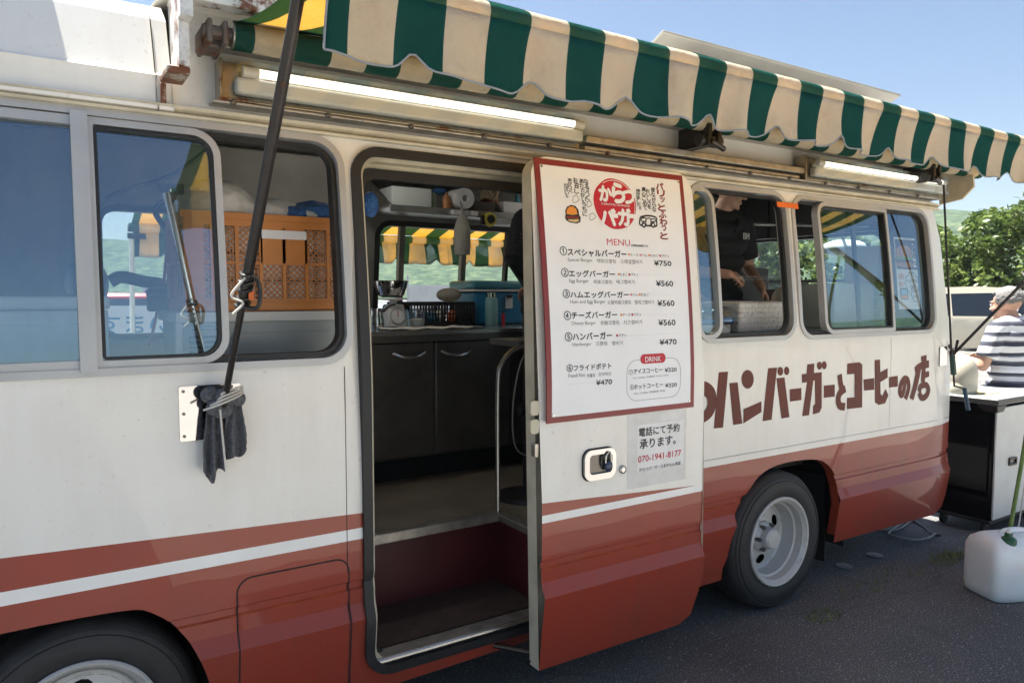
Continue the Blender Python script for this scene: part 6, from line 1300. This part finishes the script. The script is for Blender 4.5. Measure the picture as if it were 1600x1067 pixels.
# ---------------------------------------------------------------- parked cars
CGL = mat("car_glass", (.012, .016, .022), .05, var=.1, spec=.8); 
def carpaint(nm, c): return mat(nm, c, .3, .15, var=.03, coat=.8)
LENS = mat("lens_clear", (.7, .72, .74), .12, var=.05); TAIL = mat("lens_red", (.4, .01, .01), .15, var=.1); PLATE = mat("number_plate", (.7, .7, .68), .5, var=.05)
KIND = {  # side outline (x, z) front at +x, belt height, window outlines
 'wagon': (4.7, 1.80, 1.86, [(-2.33, .35), (-2.35, .85), (-2.28, 1.10), (-2.10, 1.72), (-1.95, 1.84), (-.4, 1.88), (.45, 1.82), (1.25, 1.20), (2.20, .98), (2.34, .75), (2.33, .35)], 1.08, [[(-2.05, 1.14), (-1.92, 1.66), (-1.05, 1.70), (-1.0, 1.14)], [(-.94, 1.14), (-.99, 1.70), (.02, 1.72), (.10, 1.14)], [(.16, 1.14), (.08, 1.72), (.42, 1.68), (1.05, 1.16)]]),
 'kei': (3.4, 1.48, 1.72, [(-1.68, .3), (-1.70, .8), (-1.66, 1.05), (-1.58, 1.62), (-1.45, 1.71), (.3, 1.72), (.85, 1.10), (1.55, .98), (1.69, .75), (1.68, .3)], 1.0, [[(-1.5, 1.05), (-1.44, 1.55), (-.65, 1.58), (-.62, 1.05)], [(-.56, 1.05), (-.60, 1.58), (.22, 1.58), (.66, 1.06)]]),
 'sedan': (4.5, 1.74, 1.45, [(-2.22, .3), (-2.25, .8), (-2.12, 1.0), (-1.60, 1.05), (-1.0, 1.42), (.2, 1.46), (1.02, 1.0), (2.08, .88), (2.25, .65), (2.22, .3)], .95, [[(-1.35, 1.02), (-.92, 1.34), (-.38, 1.37), (-.36, 1.0)], [(-.30, 1.0), (-.32, 1.37), (.14, 1.37), (.75, 1.0)]]),
 'van': (4.6, 1.70, 1.98, [(-2.28, .35), (-2.30, .9), (-2.26, 1.2), (-2.18, 1.88), (-2.05, 1.97), (1.35, 1.96), (2.05, 1.15), (2.28, .95), (2.30, .35)], 1.15, [[(-2.0, 1.2), (-1.95, 1.75), (-.95, 1.76), (-.95, 1.2)], [(-.88, 1.2), (-.88, 1.76), (.15, 1.76), (.15, 1.2)], [(.24, 1.2), (.24, 1.76), (1.25, 1.74), (1.75, 1.2)]])}
def car(name, kind, pm, loc, rz, label, group="cars parked in the car park"):
    L, W, Hh, out, belt, wins = KIND[kind]; root = thing(name, label, "car", (0, 0, 0), group)
    def hw(z): return W / 2 * (1 - .17 * max(0, (z - belt) / (Hh - belt)) - .06 * max(0, (.5 - z) / .5))
    ax_ = (out[0][0] + .78, out[-1][0] - .80); ro = .33
    wa = []
    for cx_ in ax_: wa.append([(cx_ - ro, out[0][1])] + [(cx_ - ro * cos(a), .30 + ro * sin(a)) for a in [pi * k / 10 for k in range(11)]] + [(cx_ + ro, out[0][1])])
    prof_ = [out[0]] + wa[0] + wa[1] + out[-1:] + out[-2:0:-1]
    mb = MB()
    for s in (1, -1): sheet(mb, prof_, wins, [[(-3, belt), (3, belt)]], .5, .2, lambda x, z: pm, lambda x, z, o=0, s=s: V((x, s * hw(z), z)), 0, s > 0)
    up = out; vs = [(x, s * hw(z), z) for s in (-1, 1) for x, z in up]; n_ = len(up); mb.add(vs, [(i, i + 1, n_ + i + 1, n_ + i) for i in range(n_ - 1)], pm); mb.build("body", root, smooth=30, bevel=.03)
    for wv in wins:
        for s in (1, -1): mb = MB(); mb.slab(wv, lambda x, z, o=0, s=s: V((x, s * (hw(z) - .008 + o), z)), -.004, .004, CGL); mb.build("side_window", root)
    z0_, z1_ = belt + .06, Hh - .14
    ff = [p for p in out if p[1] >= belt - .12 and p[0] > 0 and p[0] < L / 2 - .15]; a_ = min(ff, key=lambda p: p[0]); b2 = [p for p in out if p[0] > a_[0]][0]
    mb = MB(); pa, pb = V((a_[0], 0, a_[1])), V((b2[0], 0, b2[1])); nn_ = V((pb.z - pa.z, 0, -(pb.x - pa.x))).normalized() * -.006
    if nn_.x < 0: nn_ = -nn_
    q0_, q1_ = lerp(pa, pb, .10) + nn_, lerp(pa, pb, .90) + nn_; mb.add([(q0_.x, -hw(q0_.z) + .06, q0_.z), (q0_.x, hw(q0_.z) - .06, q0_.z), (q1_.x, hw(q1_.z) - .05, q1_.z), (q1_.x, -hw(q1_.z) + .05, q1_.z)], [(0, 1, 2, 3)], CGL); mb.build("windscreen", root, smooth=0, solid=-.004)
    rb = [p for p in out if p[1] >= belt - .05 and p[0] < -L / 2 + 1.3]; mb = MB(); pa, pb = V((rb[0][0], 0, rb[0][1])), V((rb[1][0], 0, rb[1][1])); q0_, q1_ = lerp(pa, pb, .12), lerp(pa, pb, .88); o_ = V((-.006, 0, .004))
    mb.add([(*(q0_ + o_).xz, 0)] * 0 + [V((q0_.x, -hw(q0_.z) + .07, q0_.z)) + o_, V((q0_.x, hw(q0_.z) - .07, q0_.z)) + o_, V((q1_.x, hw(q1_.z) - .07, q1_.z)) + o_, V((q1_.x, -hw(q1_.z) + .07, q1_.z)) + o_], [(3, 2, 1, 0)], CGL); mb.build("rear_window", root, smooth=0, solid=-.004)
    for s in (1, -1):
        mb = MB(); mb.ball((out[-1][0] - .10, s * (W / 2 - .24), .72), (.11, .17, .08), LENS, 14, 10); mb.build("headlight", root)
        mb = MB(); mb.box((out[0][0] - .03, s * (W / 2 - .16) - .08, .75), (out[0][0] + .05, s * (W / 2 - .16) + .07, 1.0), TAIL); mb.build("tail_light", root, bevel=.02)
        mb = MB(); mb.ball((out[-1][0] - 1.35, s * (W / 2 + .08), belt + .06), (.06, .10, .07), pm, 12, 8); mb.build("wing_mirror", root)
        for cx_ in ax_:
            M_ = Matrix.Translation((cx_, s * (W / 2 - .02), .30)) @ Matrix.Rotation(-s * pi / 2, 4, 'X'); mb = MB(); mb.lathe([(.20, -.19), (.28, -.19), (.30, -.15), (.30, -.04), (.28, 0), (.19, .0)], TYRE, M_, 28, True); w_ = mb.build("wheel", root); mb = MB(); mb.lathe([(.195, 0), (.185, -.02), (.08, -.03), (.05, -.005), (0, -.005)], RIM, M_, 24, True); mb.build("rim", w_)
    for x, z in ((out[-1][0] + .01, .50), (out[0][0] - .01, .55)): mb = MB(); mb.box((x - .01, -.17, z - .08), (x + .01, .17, z + .08), PLATE); mb.build("number_plate", root)
    root.location = loc; root.rotation_euler = (0, 0, rz); return root
dW = V((sin(radians(66)), cos(radians(66)), 0))
car("parked_car", 'wagon', carpaint("paint_gold", (.74, .66, .50)), (20.6, 6.7, 0), radians(-60), "gold people carrier parked behind the striped shirt customer")
def polar(az, d): return (d * sin(radians(az)), -2.46 + d * cos(radians(az)), 0)
car("parked_car", 'van', carpaint("paint_white", (.72, .72, .72)), (17.2, 3.6, 0), radians(30), "white van parked in front of the gold people carrier")
car("parked_car", 'kei', carpaint("paint_red", (.42, .03, .02)), polar(5.2, 22), radians(85), "red small car seen through the cab's far window")
car("parked_car", 'van', carpaint("paint_white", (.72, .72, .72)), polar(8.5, 25), radians(80), "white van seen through the cab's far window beside the red car")
car("parked_car", 'sedan', carpaint("paint_silver", (.50, .51, .53)), polar(24, 18), radians(95), "silver saloon seen through the doorway above the scale")
car("parked_car", 'kei', carpaint("paint_pale", (.62, .66, .66)), polar(28.5, 19), radians(80), "pale small car seen through the doorway above the black crate")
car("parked_car", 'wagon', carpaint("paint_navy", (.03, .05, .12)), polar(34.5, 20), radians(100), "navy people carrier seen through the doorway behind the cooler")
car("parked_car", 'sedan', carpaint("paint_white", (.72, .72, .72)), polar(51, 14), radians(40), "white saloon seen through the truck's rear window")
# lamp post, banner
LPp = thing("lamp_post", "slim grey lamp post seen through the cab's far window", "lamp post", polar(3.1, 26))
x, y, _ = polar(3.1, 26); mb = MB(); mb.tube([(x, y, 0), (x, y, 7.5)], [.09, .06], GREYF, 12); mb.build("post", LPp)
mb = MB(); mb.tube([(x, y, 7.5), (x + 1.2, y, 7.7)], .04, GREYF, 8); mb.box((x + .8, y - .12, 7.66), (x + 1.5, y + .12, 7.76), GREYB); mb.build("lamp_head", LPp)
BN = thing("banner", "white roadside banner seen through the doorway above the cooler", "banner", polar(27.6, 9))
x, y, _ = polar(27.6, 9); tdir = V((cos(radians(27.6)), -sin(radians(27.6)), 0)); Bm = lambda u, z, o=0: V((x, y, 0)) + tdir * u + V((0, o, z))
mb = MB(); mb.slab(rr(-.4, 1.1, 1.05, 1.78, .01), Bm, 0, .012, PAPER); text(mb, "HOT", .60, -.05, 1.42, 1.70, INKG, Bm, -.006, .02); text(mb, "コーヒー", .60, -.1, 1.12, 1.34, COOLB, Bm, -.006, .02); mb.build("cloth", BN, smooth=0)
for u in (-.4, 1.1): mb = MB(); mb.tube([Bm(u, 0, .02), Bm(u, 1.9, .02)], .015, ALU, 8); mb.build("post", BN)
x, y, _ = polar(6.9, 8.2); td = V((1, -.1, 0)); Bm2 = lambda u, z, o=0: V((x, y, 0)) + td * u + V((0, o, z))
BN2 = thing("banner", "white banner with faint blue writing seen through the cab's far window", "banner", (x, y, 0))
mb = MB(); mb.slab(rr(-.5, .9, 1.02, 1.55, .01), Bm2, 0, .012, PAPER); text(mb, "もございます", .85, -.45, 1.28, 1.48, COOLB, Bm2, -.006, .02); mb.build("cloth", BN2, smooth=0)
for u in (-.5, .9): mb = MB(); mb.tube([Bm2(u, 0, .02), Bm2(u, 1.65, .02)], .015, ALU, 8); mb.build("post", BN2)

# ---------------------------------------------------------------- trees
m, n, l, b = _nodes("leaf"); n.remove(b); out_ = n["Material Output"]
t = noise(n, l, 1.3, 3); t2 = noise(n, l, 14, 2); r1 = ramp(n, l, t.outputs['Fac'], [(.32, (.055, .095, .022)), (.5, (.11, .165, .038)), (.68, (.19, .24, .06))])
d = n.new("ShaderNodeBsdfDiffuse"); s = n.new("ShaderNodeBsdfTranslucent"); gl_ = n.new("ShaderNodeBsdfGlossy"); gl_.inputs['Roughness'].default_value = .35; gl_.inputs[0].default_value = (.5, .5, .5, 1)
l.new(r1.outputs[0], d.inputs[0]); l.new(r1.outputs[0], s.inputs[0]); mx = n.new("ShaderNodeMixShader"); mx.inputs[0].default_value = .35; l.new(d.outputs[0], mx.inputs[1]); l.new(s.outputs[0], mx.inputs[2])
mx2 = n.new("ShaderNodeMixShader"); mx2.inputs[0].default_value = .06; l.new(mx.outputs[0], mx2.inputs[1]); l.new(gl_.outputs[0], mx2.inputs[2]); l.new(mx2.outputs[0], out_.inputs[0]); LEAF = m
BARK = mat("bark", (.10, .075, .055), .9, var=.35, scale=12, bump=.6, bscale=30)
def tree_proto(seed, H, R_, low):
    r_ = random.Random(seed); root = thing("leafy_tree", "", "tree", (0, 0, 0), "trees along the car park edge")
    mb = MB(); mb.tube(curve3([(0, 0, 0), (.06, .03, H * .3), (-.05, .05, H * .55), (0, 0, H * .85)]), [.16 - .12 * k / 24 for k in range(25)], BARK, 10)
    cl = []
    for k in range(46):
        a = r_.uniform(0, 2 * pi); zz = r_.uniform(low, 1); q = R_ * sqrt(max(.05, 1 - ((zz - .55) / .55) ** 2)) * r_.uniform(.35, 1.0); cl.append(V((q * cos(a), q * sin(a), H * zz)))
    for c_ in cl[:9]: mb.tube([(0, 0, H * .35), c_ * .5 + V((0, 0, H * .22)), c_], [.06, .04, .012], BARK, 6)
    mb.build("trunk", root); mb = MB(); vs = []; fs = []
    for c_ in cl:
        cr = r_.uniform(.38, .72) * R_ / 2.2
        for _ in range(170):
            u = V((r_.gauss(0, 1), r_.gauss(0, 1), r_.gauss(0, 1))); u = u.normalized() * cr * r_.uniform(.45, 1.05) ** .6; p = c_ + V((u.x, u.y, u.z * .72))
            s1 = V((r_.gauss(0, 1), r_.gauss(0, 1), r_.gauss(0, .6))).normalized(); s2 = s1.cross(V((r_.gauss(0, 1), r_.gauss(0, 1), r_.gauss(0, 1)))).normalized(); w1, w2 = r_.uniform(.09, .15), r_.uniform(.05, .08)
            o = len(vs); vs += [p - s1 * w1, p + s2 * w2, p + s1 * w1, p - s2 * w2]; fs.append((o, o + 1, o + 2, o + 3))
    mb.add(vs, fs, LEAF); mb.build("crown", root, smooth=0); return root
protos = [tree_proto(11, 4.6, 2.3, .22), tree_proto(23, 4.0, 2.0, .2), tree_proto(37, 5.2, 2.4, .25)]
TREES = [(67.6, 27, 0, .86, "tallest leafy tree, nearest the right edge behind the gold people carrier"), (65.3, 29, 1, .74, "leafy tree directly above the roof of the gold people carrier"), (63.3, 28, 0, .80, "leafy tree just right of the truck's rear pillar"), (58.6, 28, 2, .70, "leafy tree seen through the rear end of the rear side window"), (51.5, 25, 1, .95, "leafy tree seen through the open part of the rear side window"), (48, 27, 0, .85, "leafy tree seen behind the worker at the middle window"), (71.5, 26, 2, .95, "leafy tree beyond the striped shirt customer, farthest right")]
used_ = set()
for az, d_, k, s_, lb in TREES:
    o = protos[k] if k not in used_ else copy_tree(protos[k]); used_.add(k)
    o.location = polar(az, d_); o.rotation_euler = (0, 0, az * 1.7); o.scale = (s_,) * 3; o["label"] = lb

# ---------------------------------------------------------------- hazy summer air
m = bpy.data.materials.new("haze"); m.use_nodes = True; n = m.node_tree.nodes; n.remove(n["Principled BSDF"])
v_ = n.new("ShaderNodeVolumePrincipled"); v_.inputs['Color'].default_value = (.78, .89, 1, 1); v_.inputs['Density'].default_value = .00042; v_.inputs['Anisotropy'].default_value = .3
m.node_tree.links.new(v_.outputs[0], n["Material Output"].inputs['Volume'])
mb = MB(); mb.box((-610, -610, -2), (610, 610, 75), m); HZ = mb.build("haze", smooth=0); HZ["kind"] = "stuff"
